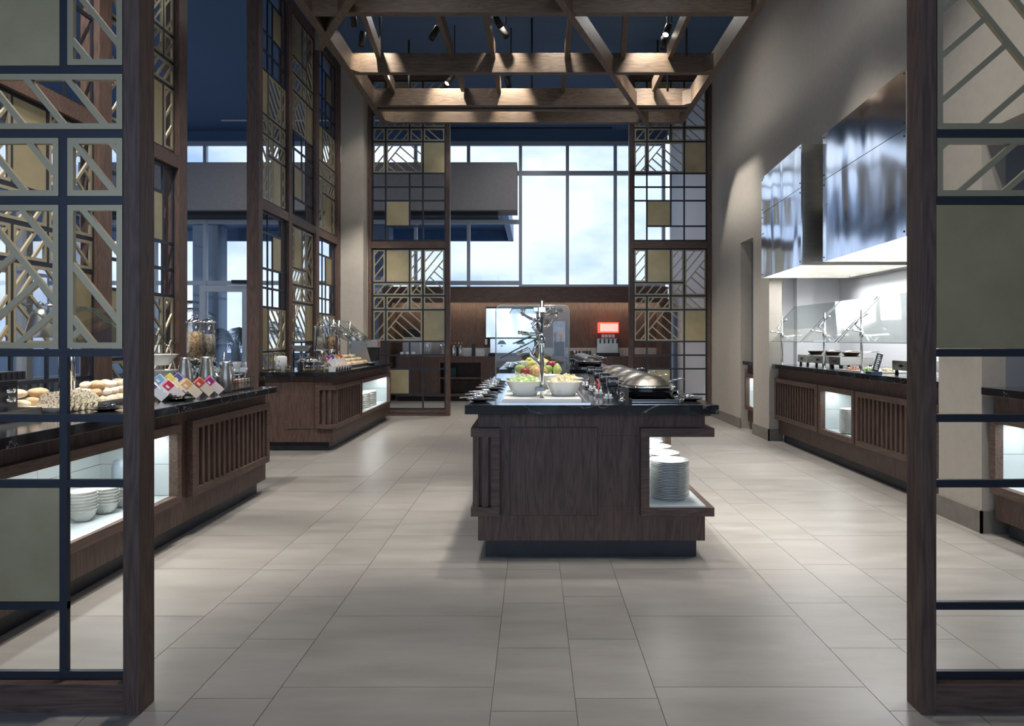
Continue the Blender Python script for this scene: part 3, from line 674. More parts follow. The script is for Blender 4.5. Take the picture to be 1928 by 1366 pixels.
# ------------------------------------------------------------------ steel hoods, right wall
def hood(y0, y1, label):
    t = thing('extractor_hood', label, 'hood', (2.85, (y0+y1)/2, 2.06))
    X0, X1, z0, zs, z1 = 2.85, 4.06, 2.06, 2.862, 3.31
    for (a, b) in ((z0, zs-.003), (zs+.003, z1)):
        MB().add([(X0-.08, y0, a), (X0+.02, y1, a), (X0+.032, y1, a), (X0-.068, y0, a), (X0-.08, y0, b), (X0+.02, y1, b), (X0+.032, y1, b), (X0-.068, y0, b)], [(0,3,2,1),(4,5,6,7),(0,1,5,4),(1,2,6,5),(2,3,7,6),(3,0,4,7)]).build('front_sheet', WAVY, t)
    m = MB(); m.box(X0-.066, XR-.006, y0+.001, y0+.012, z0, z1).box(X0+.032, XR-.006, y1-.012, y1-.001, z0, z1)
    m.box(X0+.012, XR-.006, y0, y1, z1-.02, z1).build('side_sheet', BRUSH, t)
    m = MB(); m.box(XR-.006, X1, y0+.001, y0+.012, z0, 2.6).box(XR-.006, X1, y1-.012, y1-.001, z0, 2.6).box(X1-.015, X1, y0, y1, z0, 2.6)
    m.box(X0+.012, X1, y0+.012, y1-.012, 2.6, 2.61).build('inner_canopy', BRUSH, t)
    MB().box(X1-.09, X1-.02, y0+.03, y1-.03, z0+.01, z0+.03).build('grease_trough', BRUSH, t)
    for y in (y0+.03, y1-.03):
        for z in (z0+.04, zs-.05, zs+.05, z1-.03): MB().lathe([(.008, 0), (.008, .004), (0, .006)], 8, M=Matrix.Translation((X0-.08+.1*(y-y0)/(y1-y0), y, z)) @ Matrix.Rotation(-PI/2, 4, 'Y')).build('rivet', BLACKM, t)
    MB().box(3.4, 3.46, y0+.1, y1-.1, 2.585, 2.60).build('lamp_tube', mat('tube_light', (1,1,1), .5, 0, emit=(1,1,.97), es=6), t)
    l_ = lamp('AREA', (3.46, (y0+y1)/2, 2.58), 24*(y1-y0), (.98, .99, 1), .5, None, sy=y1-y0-.2)
    return t
hood(7.06, F/149.8, 'far polished steel extractor hood on the right wall')
hood(5.07, F/190, 'near polished steel extractor hood, partly hidden by the right post')

# ------------------------------------------------------------------ china
def plate_bm(r=.1225, h=.016):
    return MB().lathe([(r*.52, 0), (r*.56, 0), (r*.60, .003), (r*.98, h), (r, h+.0015), (r*.99, h+.004), (r*.62, .006), (0, .005)], 32)
def bowl_bm(r=.074, h=.062):
    return MB().lathe([(r*.45, 0), (r*.49, 0), (r*.60, h*.12), (r*.83, h*.5), (r*.955, h-.004), (r, h-.001), (r, h+.001), (r*.94, h+.001), (r*.8, h*.52), (r*.5, h*.15), (0, h*.1)], 28)
def stack(proto_bm, name, cat, pos, n, step, labf, group, jit=.0008, seed=1):
    rnd = random.Random(seed); me = None
    for i in range(n):
        k = n-1-i
        if me is None: o = proto_bm.build(name, WHITE); me = o.data
        else: o = bpy.data.objects.new(name, me); COL.objects.link(o)
        o.location = (pos[0]+rnd.uniform(-jit, jit), pos[1]+rnd.uniform(-jit, jit), pos[2]+i*step)
        tag(o, labf(ORD[k]), cat, group)
for j, (y, n) in enumerate([(4.20, 23), (4.47, 23), (4.74, 23), (5.04, 22)]):
    stack(plate_bm(), 'dinner_plate', 'plate', (.835, y, .325), n, .0097, lambda q, j=j: f'white dinner plate, {q} of the {ORDN[j]} stack in the island niche', 'white dinner plates in the island niche', seed=j)
stack(plate_bm(.125), 'dinner_plate', 'plate', (3.24, 6.93, .337), 23, .0105, lambda q: f'white dinner plate, {q} of the stack in the right cooking counter niche', 'white dinner plates in the right counter niche', seed=9)
for j, (x, y, n) in enumerate([(-2.445, 3.70, 7), (-2.425, 3.865, 6), (-2.41, 4.03, 5), (-2.60, 3.80, 6), (-2.59, 4.0, 6)]):
    lab = ['nearest front', 'middle front', 'farthest front', 'nearer rear', 'farther rear'][j]
    stack(bowl_bm(), 'soup_bowl', 'bowl', (x, y, .314), n, .0165, lambda q, lab=lab: f'white soup bowl, {q} of the {lab} stack in the near left niche', 'white bowls in the near left niche', .002, j+20)
stack(plate_bm(.10), 'side_plate', 'plate', (-2.46, 3.42, .314), 22, .0085, lambda q: f'white side plate, {q} of the stack left of the bowls, mostly hidden', 'white side plates beside the bowls', seed=31)
for j, (x, y) in enumerate([(-2.56, 4.12), ]):
    tag(plate_bm(.09).build('saucer', WHITE), 'single pale plate on the niche shelf behind the bowls', 'plate').location = (-2.58, 3.55, .314)
LINEN = noisy(mat('folded_linen', (.8,.8,.78), .9), (.68,.68,.66), (.82,.82,.80), (1,1,1), 9, 3)
for j, (x, y) in enumerate([(-2.46, 9.45), (-2.45, 9.80), (-2.44, 10.15)]):
    for i in range(7):
        k = 6-i; o = MB().lathe([(.09, 0), (.105, .006), (.108, .02), (.10, .028), (0, .03)], 14).build('folded_napkin', LINEN); o.scale = (1, 1.25, 1)
        o.location = (x, y, .314+i*.0305); tag(o, f'white folded napkin, {ORD[k]} in the {["nearest","middle","farthest"][j]} pile of the far left niche', 'napkin', 'napkins in the far left niche')
o = MB().lathe([(.05, 0), (.055, .02), (.055, .2), (.045, .24), (0, .245)], 20).build('container', mat('grey_container', (.35,.42,.48), .4)); o.location = (-2.52, 4.18, .314); tag(o, 'grey cylindrical container at the far end of the near left niche', 'container')

# ------------------------------------------------------------------ chafing dishes
def text_mesh(body, size, mt, parent, loc, rot, name='lettering', depth=.0006, bold=False):
    cu = bpy.data.curves.new('lettering', 'FONT'); cu.body = body; cu.size = size; cu.extrude = depth; cu.align_x = 'CENTER'; cu.align_y = 'CENTER'; cu.resolution_u = 3
    if bold: cu.offset = size*.02
    cu.shear = .35 if name == 'lettering' and not bold else 0
    tmp = bpy.data.objects.new('lettering', cu); COL.objects.link(tmp)
    dg = bpy.context.evaluated_depsgraph_get(); me = bpy.data.meshes.new_from_object(tmp.evaluated_get(dg)); bpy.data.objects.remove(tmp)
    o = bpy.data.objects.new(name, me); COL.objects.link(o); me.materials.clear(); me.materials.append(mt); o.location = loc; o.rotation_euler = rot
    if parent: o.parent = parent
    return o
LIDM = mat('bronzed_lid', (.20, .185, .16), .3, 1)
PANB = mat('black_enamel', (.006, .006, .008), .2, 0, coat=.3)
def chafer(loc, label, group):
    t = thing('chafing_dish', label, 'chafing dish', loc, 0, group); M = Matrix.Translation(loc)
    R = .17
    m = MB(M); m.box(-.125, .155, -.20, -.19, .0, .022).box(-.125, .155, .19, .20, .0, .022).box(-.125, -.115, -.19, .19, 0, .022).box(.145, .155, -.19, .19, 0, .022).box(-.115, .145, -.19, .19, 0, .006)
    m.build('base_frame', BLACKM, t)
    MB(M).box(-.12, .15, -.204, -.2, .016, .022).box(-.12, .15, -.204, -.2, .006, .009).tube([(.155,-.2,.02),(.19,-.17,.02),(.19,-.12,.02)], .005, 8).build('chrome_trim', STEEL, t)
    MB(M).lathe([(.05, .008), (.115, .010), (.145, .022), (.162, .055), (R-.004, .082), (R-.008, .084), (.1, .03), (0, .03)], 40).build('pan', PANB, t)
    MB(M).lathe([(R-.003, .083), (R+.004, .084), (R+.005, .090), (R-.002, .094), (R-.012, .090)], 40, cap=False).build('rim', CHROME, t)
    MB(M).lathe([(R-.004, .094), (.155, .101), (.125, .125), (.085, .146), (.04, .157), (0, .160)], 40).build('lid', LIDM, t)
    h = MB(M).box(-.255, -.185, -.09, -.03, .085, .150).build('hinge_block', BLACK, t, .012)
    text_mesh('Spring', .026, INKW, h, (Vector((-.22, -.0912, .125))), (PI/2, 0, 0))
    MB(M).tube([(-.24, -.06, .09), (-.24, -.06, 0)], .006, 8).tube([(-.20, -.06, .10), (-.16, -.05, .09)], .009, 8).tube([(-.185, -.06, .085), (-.19, -.07, .05), (-.165, -.06, .01)], .006, 8).build('hinge_arm', STEEL, t)
    MB(M).tube([(.135, 0, .112), (.165, -.01, .125), (.20, -.02, .134), (.225, -.03, .130)], .005, 8).build('lid_handle', CHROME, t)
    MB(M).tube([(.165, -.04, .086), (.182, -.05, .05), (.186, -.05, .022), (.175, -.05, .01)], .004, 8).build('side_bracket', CHROME, t)
    return t
names = ['nearest', 'second', 'third', 'farthest']
for i, (y, x) in enumerate([(4.21, .70), (4.67, .70), (5.13, .70), (5.71, .70)]):
    chafer((x, y, ZI), f'black chafing dish with bronzed domed lid, {names[i]} of four on the near island', 'chafing dishes on the near island')
for i, y in enumerate([8.80, 9.3, 9.8, 10.3]):
    chafer((.72, y, ZI), f'black chafing dish with bronzed domed lid, {names[i]} of four on the second island', 'chafing dishes on the second island')
tag(MB().box(.508, .562, 4.020, 4.030, ZI, ZI+.088).build('menu_card', mat('olive_card', (.09,.085,.07), .6)), 'blank olive card standing before the nearest chafing dish', 'card')
def ladle_set(x, y, label):
    t = thing('sauce_ladle_rest', label, 'utensil', (x, y, ZI), 0, 'small chrome pieces before the chafing dishes')
    MB().ball((x, y, ZI+.02), .02, 14, 8, (1,1,.9)).build('ball', CHROME, t)
    pts = [(x+.011*math.cos(a), y, ZI+.055+.016*math.sin(a)) for a in [i*PI/7 for i in range(15)]]
    MB().tube(pts, .0022, 6).build('ring', CHROME, t)
ladle_set(.515, 3.955, 'small chrome ball with a ring handle at the front edge of the island')
for i, y in enumerate([4.75, 5.2, 5.7]): ladle_set(.41+.0*i, y, f'small chrome ball with ring left of the chafing dishes, {["nearest","middle","farthest"][i]} of three')
CLIPW = mat('frosted_plastic', (.75,.76,.76), .3)
def clip_feet(x, y, label):
    t = thing('plastic_clip', label, 'clip', (x, y, ZI), 0, 'white plastic clips on the island top')
    MB().box(x-.028, x+.028, y-.01, y+.01, ZI+.018, ZI+.024).build('bar', CLIPW, t)
    for q in (-.013, .013): MB().lathe([(.009, 0), (.009, .04), (.006, .045), (0, .045)], 12, c=(x+q, y, ZI)).build('foot', CLIPW, t)
for i, (x, y) in enumerate([(.455, 4.13), (.43, 4.48), (.42, 4.85), (.405, 5.3)]): clip_feet(x, y, f'white plastic double clip on the island top, {["nearest","second","third","farthest"][i]} of four')

# ------------------------------------------------------------------ utensil plates
def spoon(t, M, ln=.16, nm='spoon'):
    MB(M).ball((0, 0, .012), .026, 14, 8, (1, .8, .5)).build(nm+'_bowl', CHROME, t)
    MB(M).tube([(.02, 0, .012), (.06, 0, .022), (ln, 0, .018)], [.003, .0025, .004], 8).build(nm+'_handle', CHROME, t)
def rest_plate(x, y, z, label, group, tongs=False, upright=False):
    t = thing('rest_plate', label, 'plate', (x, y, z), 0, group)
    MB(Matrix.Translation((x, y, z))).lathe([(.035, 0), (.04, .002), (.068, .012), (.078, .016), (.079, .019), (.066, .016), (.04, .006), (0, .005)], 28).build('dish', mat('dark_glazed', (.03,.03,.035), .12, 0, coat=.5), t)
    for k in range(3): 
        M = Matrix.Translation((x-.02+k*.012, y-.02+k*.018, z+.012)) @ Matrix.Rotation(PI*(.98+.03*k), 4, 'Z')
        MB(M).ball((0, 0, .014), .020, 12, 8, (1, .8, .7)).build('spoon_bowl', CHROME, t)
        MB(M).tube([(.01, 0, .014), (.06, 0, .014), (.10, 0, .012)], [.003, .0028, .004], 8).build('spoon_handle', CHROME, t)
    if upright:
        for q in (-.012, .03): MB().tube([(x+q, y, z+.012), (x+q-.01, y, z+.05), (x+q-.022, y, z+.085)], [.004, .009, .001], 6).build('tong_tip', CHROME, t)
ys = [(4.13, -.325, 0), (4.40, -.318, 0), (4.60, -.315, 0), (5.02, -.30, 1), (5.28, -.298, 1), (5.56, -.298, 0), (5.82, -.296, 0)]
for i, (y, x, u) in enumerate(ys): rest_plate(x, y, ZI, f'dark saucer holding spoons on the left edge of the island, {ORDN[i]}', 'dark saucers with spoons on the island', upright=bool(u))
for i, (y, x) in enumerate([(8.62, -.28), (8.95, -.28), (9.3, -.28), (9.65, -.28)]): rest_plate(x, y, ZI, f'dark saucer with spoons on the left edge of the second island, {ORDN[i]}', 'dark saucers on the second island', upright=(i == 1))
for i, y in enumerate([4.18, 4.75]): rest_plate(.96, y, ZI, f'dark saucer with a chrome ladle right of the {"nearest" if i == 0 else "second"} chafing dish', 'dark saucers right of the chafing dishes')

# ------------------------------------------------------------------ chilled pan, slab and fruit on the island
pan = thing('chilled_display_pan', 'steel framed chilled pan let into the island top', 'tray', (.04, 4.6, ZI))
MB().box(-.20, .335, 3.965, 3.985, ZI, ZI+.008).box(-.20, -.185, 3.985, 5.4, ZI, ZI+.008).box(.32, .335, 3.985, 5.4, ZI, ZI+.008).box(-.20, .335, 5.4, 5.42, ZI, ZI+.008).box(-.185, .32, 3.985, 5.4, ZI, ZI+.002).build('pan_frame', STEEL, pan, .002)
tag(MB().box(-.178, .285, 4.03, 5.3, ZI+.003, ZI+.024).build('display_slab', mat('white_slab', (.74,.73,.70), .35), None, .002), 'white slab under the big salad bowls on the island', 'slab')
zs = ZI+.0245
def big_bowl(x, y, z, r, h, label, rb=.55):
    o = MB().lathe([(r*rb, 0), (r*rb+.004, 0), (r*(rb+.1), h*.2), (r*.86, h*.72), (r, h), (r+.002, h+.002), (r-.006, h+.003), (r*.82, h*.7), (r*.5, h*.2), (0, h*.15)], 40).build('salad_bowl', WHITE)
    o.location = (x, y, z); tag(o, label, 'bowl'); return o
big_bowl(-.052, 4.28, zs, .122, .088, 'large white bowl of pale green melon left of the guard pole')
big_bowl(.190, 4.27, zs, .122, .086, 'large white bowl of chopped fruit right of the guard pole')
big_bowl(-.06, 4.62, zs, .125, .088, 'white bowl half hidden behind the left front salad bowl')
big_bowl(.22, 4.60, zs, .12, .088, 'white bowl half hidden behind the right front salad bowl')
big_bowl(.047, 4.93, zs+.03, .158, .062, 'shallow white bowl of whole fruit behind the front bowls')
o = MB().box(-.06, .14, 4.85, 5.01, zs, zs+.03).build('bowl_riser', mat('white_slab2', (.7,.7,.68), .4)); tag(o, 'low white riser under the whole fruit bowl', 'riser')
o = MB().box(-.14, .14, 5.35-.12, 5.35+.12, zs, zs+.11).build('bowl_riser', mat('white_slab3', (.7,.7,.68), .4)); tag(o, 'tall white riser under the rear fruit salad bowl', 'riser')
big_bowl(.02, 5.35, zs+.11, .155, .062, 'white bowl of yellow fruit salad raised at the rear')
def chunks(c, r, n, cols, label, seed, sz=.016, dome=.03):
    rnd = random.Random(seed); m = MB()
    for i in range(n):
        a = rnd.uniform(0, 2*PI); q = r*math.sqrt(rnd.random()); h = dome*(1-(q/r)**2)
        M = Matrix.Translation((c[0]+q*math.cos(a), c[1]+q*math.sin(a), c[2]+h*rnd.uniform(.3, 1))) @ Matrix.Rotation(rnd.uniform(0, 3), 4, (rnd.random(), rnd.random(), rnd.random()+.1))
        s = sz*rnd.uniform(.7, 1.2); m.box(-s, s, -s*.7, s*.7, -s*.5, s*.5, M=M)
    mt = mat('fruit_pieces', cols[0], .35); noisy(mt, cols[0], cols[1], (1,1,1), 26, 2, 0, (.42,.58))
    return tag(m.build('cut_fruit', mt), label, 'food', kind='stuff')
chunks((-.052, 4.28, zs+.078), .088, 130, ((.55,.66,.25), (.72,.78,.50)), 'pale green melon pieces heaped in the left front bowl', 1)
chunks((.190, 4.27, zs+.076), .088, 130, ((.75,.55,.35), (.80,.76,.55)), 'mixed cut fruit heaped in the right front bowl', 2)
chunks((-.06, 4.62, zs+.078), .088, 80, ((.6,.68,.35), (.75,.78,.6)), 'pale cut fruit in the bowl behind the left front bowl', 3)
chunks((.22, 4.60, zs+.078), .086, 80, ((.75,.65,.3), (.8,.75,.5)), 'yellow cut fruit in the bowl behind the right front bowl', 4)
chunks((.02, 5.35, zs+.158), .115, 110, ((.70,.66,.20), (.78,.62,.36)), 'yellow and peach fruit salad in the raised rear bowl', 5, .018, .04)
def fruit(kind, px, py, s, r, col, label, sc=(1,1,1)):
    p = at(px, py, s); m = noisy(mat('fruit_skin', col, .3), tuple(c*.8 for c in col), tuple(min(1, c*1.15) for c in col), (1,1,1), 30, 3)
    if kind == 'apple':
        t = thing('apple', label, 'fruit', p); MB(Matrix.Translation(p)).lathe([(0, -r*.82), (r*.35, -r*.88), (r*.8, -r*.55), (r, 0), (r*.86, r*.55), (r*.45, r*.82), (r*.12, r*.68), (0, r*.6)], 20).build('flesh', m, t)
        MB().tube([p+Vector((0,0,r*.6)), p+Vector((.004,0,r*1.1))], .0018, 6).build('stem', BLACKM, t)
    elif kind == 'pear':
        t = thing('pear', label, 'fruit', p); MB(Matrix.Translation(p)).lathe([(0, -r), (r*.6, -r*.9), (r, -r*.2), (r*.75, r*.5), (r*.42, r*1.0), (r*.2, r*1.25), (0, r*1.28)], 20).build('flesh', m, t)
        MB().tube([p+Vector((0,0,r*1.2)), p+Vector((.004,0,r*1.6))], .0018, 6).build('stem', BLACKM, t)
    elif kind == 'banana':
        t = thing('banana', label, 'fruit', p); pts = []
        for k in range(9):
            a = -1.0+2.0*k/8; pts.append(p+Vector((sc[0]*.075*math.sin(a), -.01, sc[2]*.075*(math.cos(a)-.6))))
        MB().tube(pts, [.004, .012, .016, .018, .018, .017, .015, .010, .004], 10).build('flesh', m, t)
    else:
        t = thing('orange', label, 'fruit', p); MB(Matrix.Translation(p)).lathe([(0, -r), (r*.6, -r*.8), (r, 0), (r*.6, r*.8), (0, r)], 20).ball((0,0,0), r*1.0, 18, 10).build('flesh', m, t)
fruit('apple', 979, 694, 268, .036, (.48,.56,.18), 'green apple at the left of the whole fruit bowl')
fruit('apple', 988.5, 700, 275, .034, (.38,.05,.05), 'red apple at the front left of the whole fruit bowl')
fruit('banana', 1005, 692, 262, .03, (.72,.52,.13), 'yellow banana with a dark tip at the back of the fruit bowl', (-1,1,1))
fruit('orange', 1001, 701, 268, .033, (.72,.33,.14), 'orange between the red apple and the peach')
fruit('orange', 1010, 699, 276, .036, (.75,.42,.20), 'peach coloured fruit left of the guard pole')
fruit('banana', 1014, 700, 270, .03, (.78,.58,.28), 'pale banana slanting beside the guard pole', (1,1,1.2))
fruit('apple', 1037, 687, 262, .036, (.32,.03,.05), 'dark red apple at the back right of the fruit bowl')
fruit('apple', 1031, 695, 268, .036, (.25,.38,.10), 'dark green apple right of the guard pole')
fruit('pear', 1049, 695, 268, .034, (.52,.58,.18), 'yellow green pear at the right of the fruit bowl')
sg = thing('food_sign', 'small black upright sign with white lettering behind the fruit', 'sign', (.22, 4.9, ZI))
MB().box(.195, .237, 5.02, 5.028, ZI+.03, ZI+.125).box(.195, .237, 5.0, 5.05, ZI+.024, ZI+.03).build('board', SIGNB, sg)
text_mesh('oSBS', .030, INKW, sg, (.221-.33999999999999997+.34-.216-.004, 5.0185-4.9, .075), (PI/2, -PI/2, 0), bold=True)

# ------------------------------------------------------------------ glass food guards
def guard(label, poles, zt, zb, panes, arms_dir, group=None, pr=.012):
    """poles: list of (x,y); panes: list of 4 corner quads; arms_dir: x sign towards the lower pane edge"""
    t = thing('food_guard', label, 'food guard', (poles[0][0], poles[0][1], zb), 0, group)
    for (x, y) in poles:
        p = MB().tube([(x, y, zb), (x, y, zt)], pr, 14).build('pole', STEEL, t)
        MB().lathe([(pr*2, 0), (pr*2, .006), (pr*1.1, .008)], 16, c=(x, y, zb)).build('collar', STEEL, p); MB().lathe([(pr*1.45, 0), (pr*1.55, .03), (pr*1.45, .06)], 16, c=(x, y, zt-.26)).build('collar', STEEL, p)
        MB().tube([(x, y, zt-.20), (x+arms_dir*.06, y, zt-.14), (x-arms_dir*.05, y, zt-.04)], [.014, .010, .007], 10).tube([(x, y, zt-.20), (x+arms_dir*.05, y, zt-.20), (x+arms_dir*.13, y, zt-.19)], [.014, .010, .008], 10).build('arm', CHROME, t)
        MB().lathe([(.012, -.012), (.016, 0), (.012, .012)], 12, c=(x+arms_dir*.13, y, zt-.19)).lathe([(.012, -.012), (.016, 0), (.012, .012)], 12, c=(x-arms_dir*.05, y, zt-.04)).build('clamp', CHROME, t)
    for q in panes:
        q = [Vector(v) for v in q]; n = (q[1]-q[0]).cross(q[3]-q[0]).normalized()*.003
        MB().add([v-n for v in q]+[v+n for v in q], [(0,1,2,3), (7,6,5,4), (0,4,5,1), (1,5,6,2), (2,6,7,3), (3,7,4,0)]).build('glass_pane', SGLASS, t)
        MB().tube([q[0]+n*1.2, q[3]+n*1.2], .0028, 5).tube([q[1]+n*1.2, q[2]+n*1.2], .0028, 5).tube([q[0]+n*1.2, q[1]+n*1.2], .002, 5).build('pane_edge', mat('glass_edge', (.02,.05,.045), .2), t)
    return t
guard('three pane slanted glass food guard over the cooking counter', [(3.08, 8.45), (3.08, 7.22), (3.08, 6.40)], 1.572, ZR,
      [[(3.02, a, 1.26), (3.02, b, 1.26), (3.45, b, 1.72), (3.45, a, 1.72)] for a, b in ((8.99, 7.70), (7.65, 6.83), (6.77, 5.5))], -1)
# island guard: slanted panes to the left, flat shelf on top, upright end pane
ig = guard('chrome pole food guard with slanted glass over the island fruit', [(.052, 4.09), (.052, 5.45)], 1.527, ZI,
      [[(-.20, 4.1, 1.185), (-.20, 5.5, 1.185), (.04, 5.5, 1.31), (.04, 4.1, 1.31)], [(-.13, 4.3, 1.27), (-.13, 5.4, 1.27), (.02, 5.4, 1.335), (.02, 4.3, 1.335)],
       [(-.14, 4.55, 1.495), (.19, 4.55, 1.495), (.24, 5.5, 1.50), (-.19, 5.5, 1.50)]], -1, pr=.0125)
MB().box(.03, .074, 4.068, 4.112, 1.455, 1.49).box(.0, .03, 4.078, 4.10, 1.46, 1.488).build('clamp_block', STEEL, ig, .003); MB().box(.012, .072, 4.07, 4.11, .985, 1.012).build('clamp_block', STEEL, ig, .003)
MB().tube([(.052, 4.1, 1.44), (.10, 4.4, 1.455), (.16, 4.7, 1.475)], .009, 10).tube([(.052, 4.1, 1.40), (-.02, 4.4, 1.43), (-.08, 4.7, 1.475)], .010, 10).tube([(.052, 4.1, 1.36), (.11, 4.35, 1.39), (.13, 4.5, 1.42)], .008, 10)\
    .tube([(.052, 4.1, 1.13), (-.01, 4.12, 1.2), (-.03, 4.12, 1.24), (-.10, 4.12, 1.21)], .011, 10).tube([(-.01, 4.12, 1.2), (.03, 4.12, 1.29)], .009, 10).build('swivel_arm', CHROME, ig)
for x in (-.07, .16): MB().lathe([(.011, 0), (.011, .035), (.018, .04), (.018, .05), (0, .056)], 12, c=(x, 4.72, 1.455)).build('shelf_knob', CHROME, ig)
pts = [(-.34, 6.2, .93), (-.34, 6.2, 1.56), (-.32, 6.2, 1.592), (-.29, 6.2, 1.60), (.28, 6.2, 1.60), (.31, 6.2, 1.592), (.325, 6.2, 1.56), (.325, 6.2, .93)]
ep = thing('end_guard_pane', 'upright rounded glass end pane standing on the island', 'glass pane', (0, 6.2, ZI))
MB().prism([(p[0], p[2]) for p in pts], 6.197, 6.203).build('glass_pane', SGLASS, ep)
MB().tube(pts, .006, 6).build('pane_edge', mat('pale_edge', (.5,.55,.55), .2), ep)

# ------------------------------------------------------------------ cooking counter
def burner(x0, y0, w, d, label, pan_label=None, pan=True):
    t = thing('tabletop_burner', label, 'burner', (x0+w/2, y0+d/2, ZR), 0, 'steel burners on the cooking counter')
    MB().box(x0, x0+w, y0, y0+d, ZR+.036, ZR+.125).build('housing', BRUSH, t, .004)
    for a in (x0+.03, x0+w-.03):
        for b in (y0+.03, y0+d-.03): MB().lathe([(.016, 0), (.013, .036)], 12, c=(a, b, ZR)).build('foot', BLACK, t)
    MB(Matrix.Translation((x0-.001, y0+d/2, ZR+.08)) @ Matrix.Rotation(-PI/2, 4, 'Y')).lathe([(.014, 0), (.012, .014), (0, .015)], 16).build('knob', BLACK, t)
    MB().lathe([(.09, .125), (.09, .130), (0, .131)], 24, c=(x0+w/2, y0+d/2, ZR)).build('hotplate', BLACKM, t)
    if pan:
        c = (x0+w/2, y0+d/2, ZR+.132); p = thing('frying_pan', pan_label, 'pan', c, 0, 'frying pans on the burners')
        MB(Matrix.Translation(c)).lathe([(.062, 0), (.066, .001), (.092, .038), (.095, .039), (.090, .037), (.064, .004), (0, .003)], 28).build('pan_body', mat('dark_bronze_pan', (.10,.065,.035), .3, .8), p)
        MB().tube([(c[0]+.085, c[1], c[2]+.035), (c[0]+.2, c[1]-.03, c[2]+.045), (c[0]+.28, c[1]-.05, c[2]+.05)], [.008, .006, .008], 8).build('handle', STEEL, p)
burner(3.30, 7.34, .37, .28, 'long steel burner in the middle of the cooking counter', 'dark frying pan on the middle burner')
burner(3.30, 7.78, .34, .27, 'steel burner behind the middle one', 'dark frying pan on the second burner')
burner(3.28, 8.20, .34, .27, 'steel burner farthest along the cooking counter', 'dark frying pan on the farthest burner')
burner(3.30, 5.98, .36, .30, 'steel burner half hidden by the right post', 'frying pan half hidden by the right post')
tr_ = thing('ingredient_tray', 'white tray of chopped ingredients on the cooking counter', 'tray', (3.3, 6.8, ZR))
MB().box(3.12, 3.62, 6.35, 7.05, ZR, ZR+.012).build('tray_base', WHITE, tr_, .003)
GR = [((.18,.35,.08), (.45,.55,.2)), ((.7,.55,.3), (.8,.7,.5)), ((.55,.2,.12), (.7,.35,.2)), ((.75,.72,.6), (.85,.8,.7))]
for i, (x, y) in enumerate([(3.22, 6.5), (3.42, 6.55), (3.22, 6.85), (3.42, 6.88)]):
    chunks((x, y, ZR+.02), .07, 50, GR[i], ['chopped green herbs on the ingredient tray', 'chopped pale onion on the ingredient tray', 'diced red ham on the ingredient tray', 'grated white cheese on the ingredient tray'][i], 50+i, .010, .018)
for i, (x, y) in enumerate([(3.7, 6.9), (3.8, 6.6), (3.75, 6.3)]):
    t = thing('serving_spoon', f'black handled spoon lying behind the tray, {["farthest","middle","nearest"][i]} of three', 'spoon', (x, y, ZR), 0, 'spoons behind the ingredient tray')
    spoon(t, Matrix.Translation((x, y, ZR+.01)) @ Matrix.Rotation(.6, 4, 'Z'))
sn = thing('menu_sign', 'dark tilted menu sign with white lettering on the cooking counter', 'sign', (3.13, 6.28, ZR))
Ms = Matrix.Translation((3.13, 6.25, ZR+.02)) @ Matrix.Rotation(.28, 4, 'Y')
MB(Ms).box(-.028, .028, -.004, .004, 0, .17).build('board', SIGNB, sn)
MB().box(3.08, 3.18, 6.22, 6.32, ZR, ZR+.02).build('stand', mat('blue_stand', (.02,.05,.12), .3), sn)
for k in range(8):
    MB(Ms).box(-.016, .016-(k*37 % 5)*.003, -.0055, -.004, .02+k*.018, .031+k*.018).build('lettering', INKW, sn)

# alcove right: plate with cup
t = thing('coffee_cup', 'white cup on a dark saucer at the right edge', 'cup', (3.42, 4.1, ZR))
MB().lathe([(.03, .0), (.09, .015), (.092, .018), (0, .008)], 24, c=(3.42, 4.1, ZR)).build('saucer', mat('dark_saucer', (.03,.03,.03), .15), t)
MB().lathe([(.025, .018), (.045, .07), (.042, .07), (.02, .03), (0, .03)], 24, c=(3.42, 4.1, ZR)).build('cup_body', WHITE, t)

# ------------------------------------------------------------------ near left counter: bread, cereal, pitchers
def clear(o): return o
CRUST = noisy(mat('bread_crust', (.55,.35,.18), .6), (.42, .25, .11), (.72, .52, .32), (1,1,1), 9, 5, .05, (.3,.7), .08)
PALE = noisy(mat('pale_roll', (.7,.55,.4), .6), (.62, .45, .28), (.82, .72, .58), (1,1,1), 9, 5, .05, (.3,.7), .08)
SEED = noisy(mat('seeded_crumb', (.5,.42,.3), .8), (.16, .12, .08), (.58, .50, .38), (1,1,1), 95, 2, .1, (.38,.52))
TOASTB = mat('toaster_black', (.02,.022,.03), .35)
t = thing('conveyor_toaster', 'black conveyor toaster with two chrome knobs at the left edge', 'toaster', (-2.95, 3.5, ZL))
MB().box(-3.2, -2.78, 3.15, 3.74, ZL+.19, ZL+.235).box(-3.2, -2.76, 3.12, 3.76, ZL+.187, ZL+.192).build('top_box', TOASTB, t, .003)
for i in range(14):
    y = 3.20+i*.038+(.02 if i > 6 else 0); MB().box(-2.779, -2.776, y, y+.012, ZL+.197, ZL+.23).build('vent_slot', BLACKM, t)
MB().box(-3.2, -2.84, 3.15, 3.62, ZL+.01, ZL+.187).box(-2.84, -2.82, 3.15, 3.56, ZL+.16, ZL+.187).build('body', BLACKM, t)
MB().box(-3.2, -2.81, 3.56, 3.72, ZL, ZL+.187).build('control_panel', mat('dark_steel', (.08,.085,.11), .3, .7), t, .002)
for z in (.135, .085): MB(Matrix.Translation((-2.81, 3.655, ZL+z)) @ Matrix.Rotation(PI/2, 4, 'Y')).lathe([(.020, 0), (.020, .006), (.014, .010), (.013, .03), (0, .031)], 18).build('knob', CHROME, t)
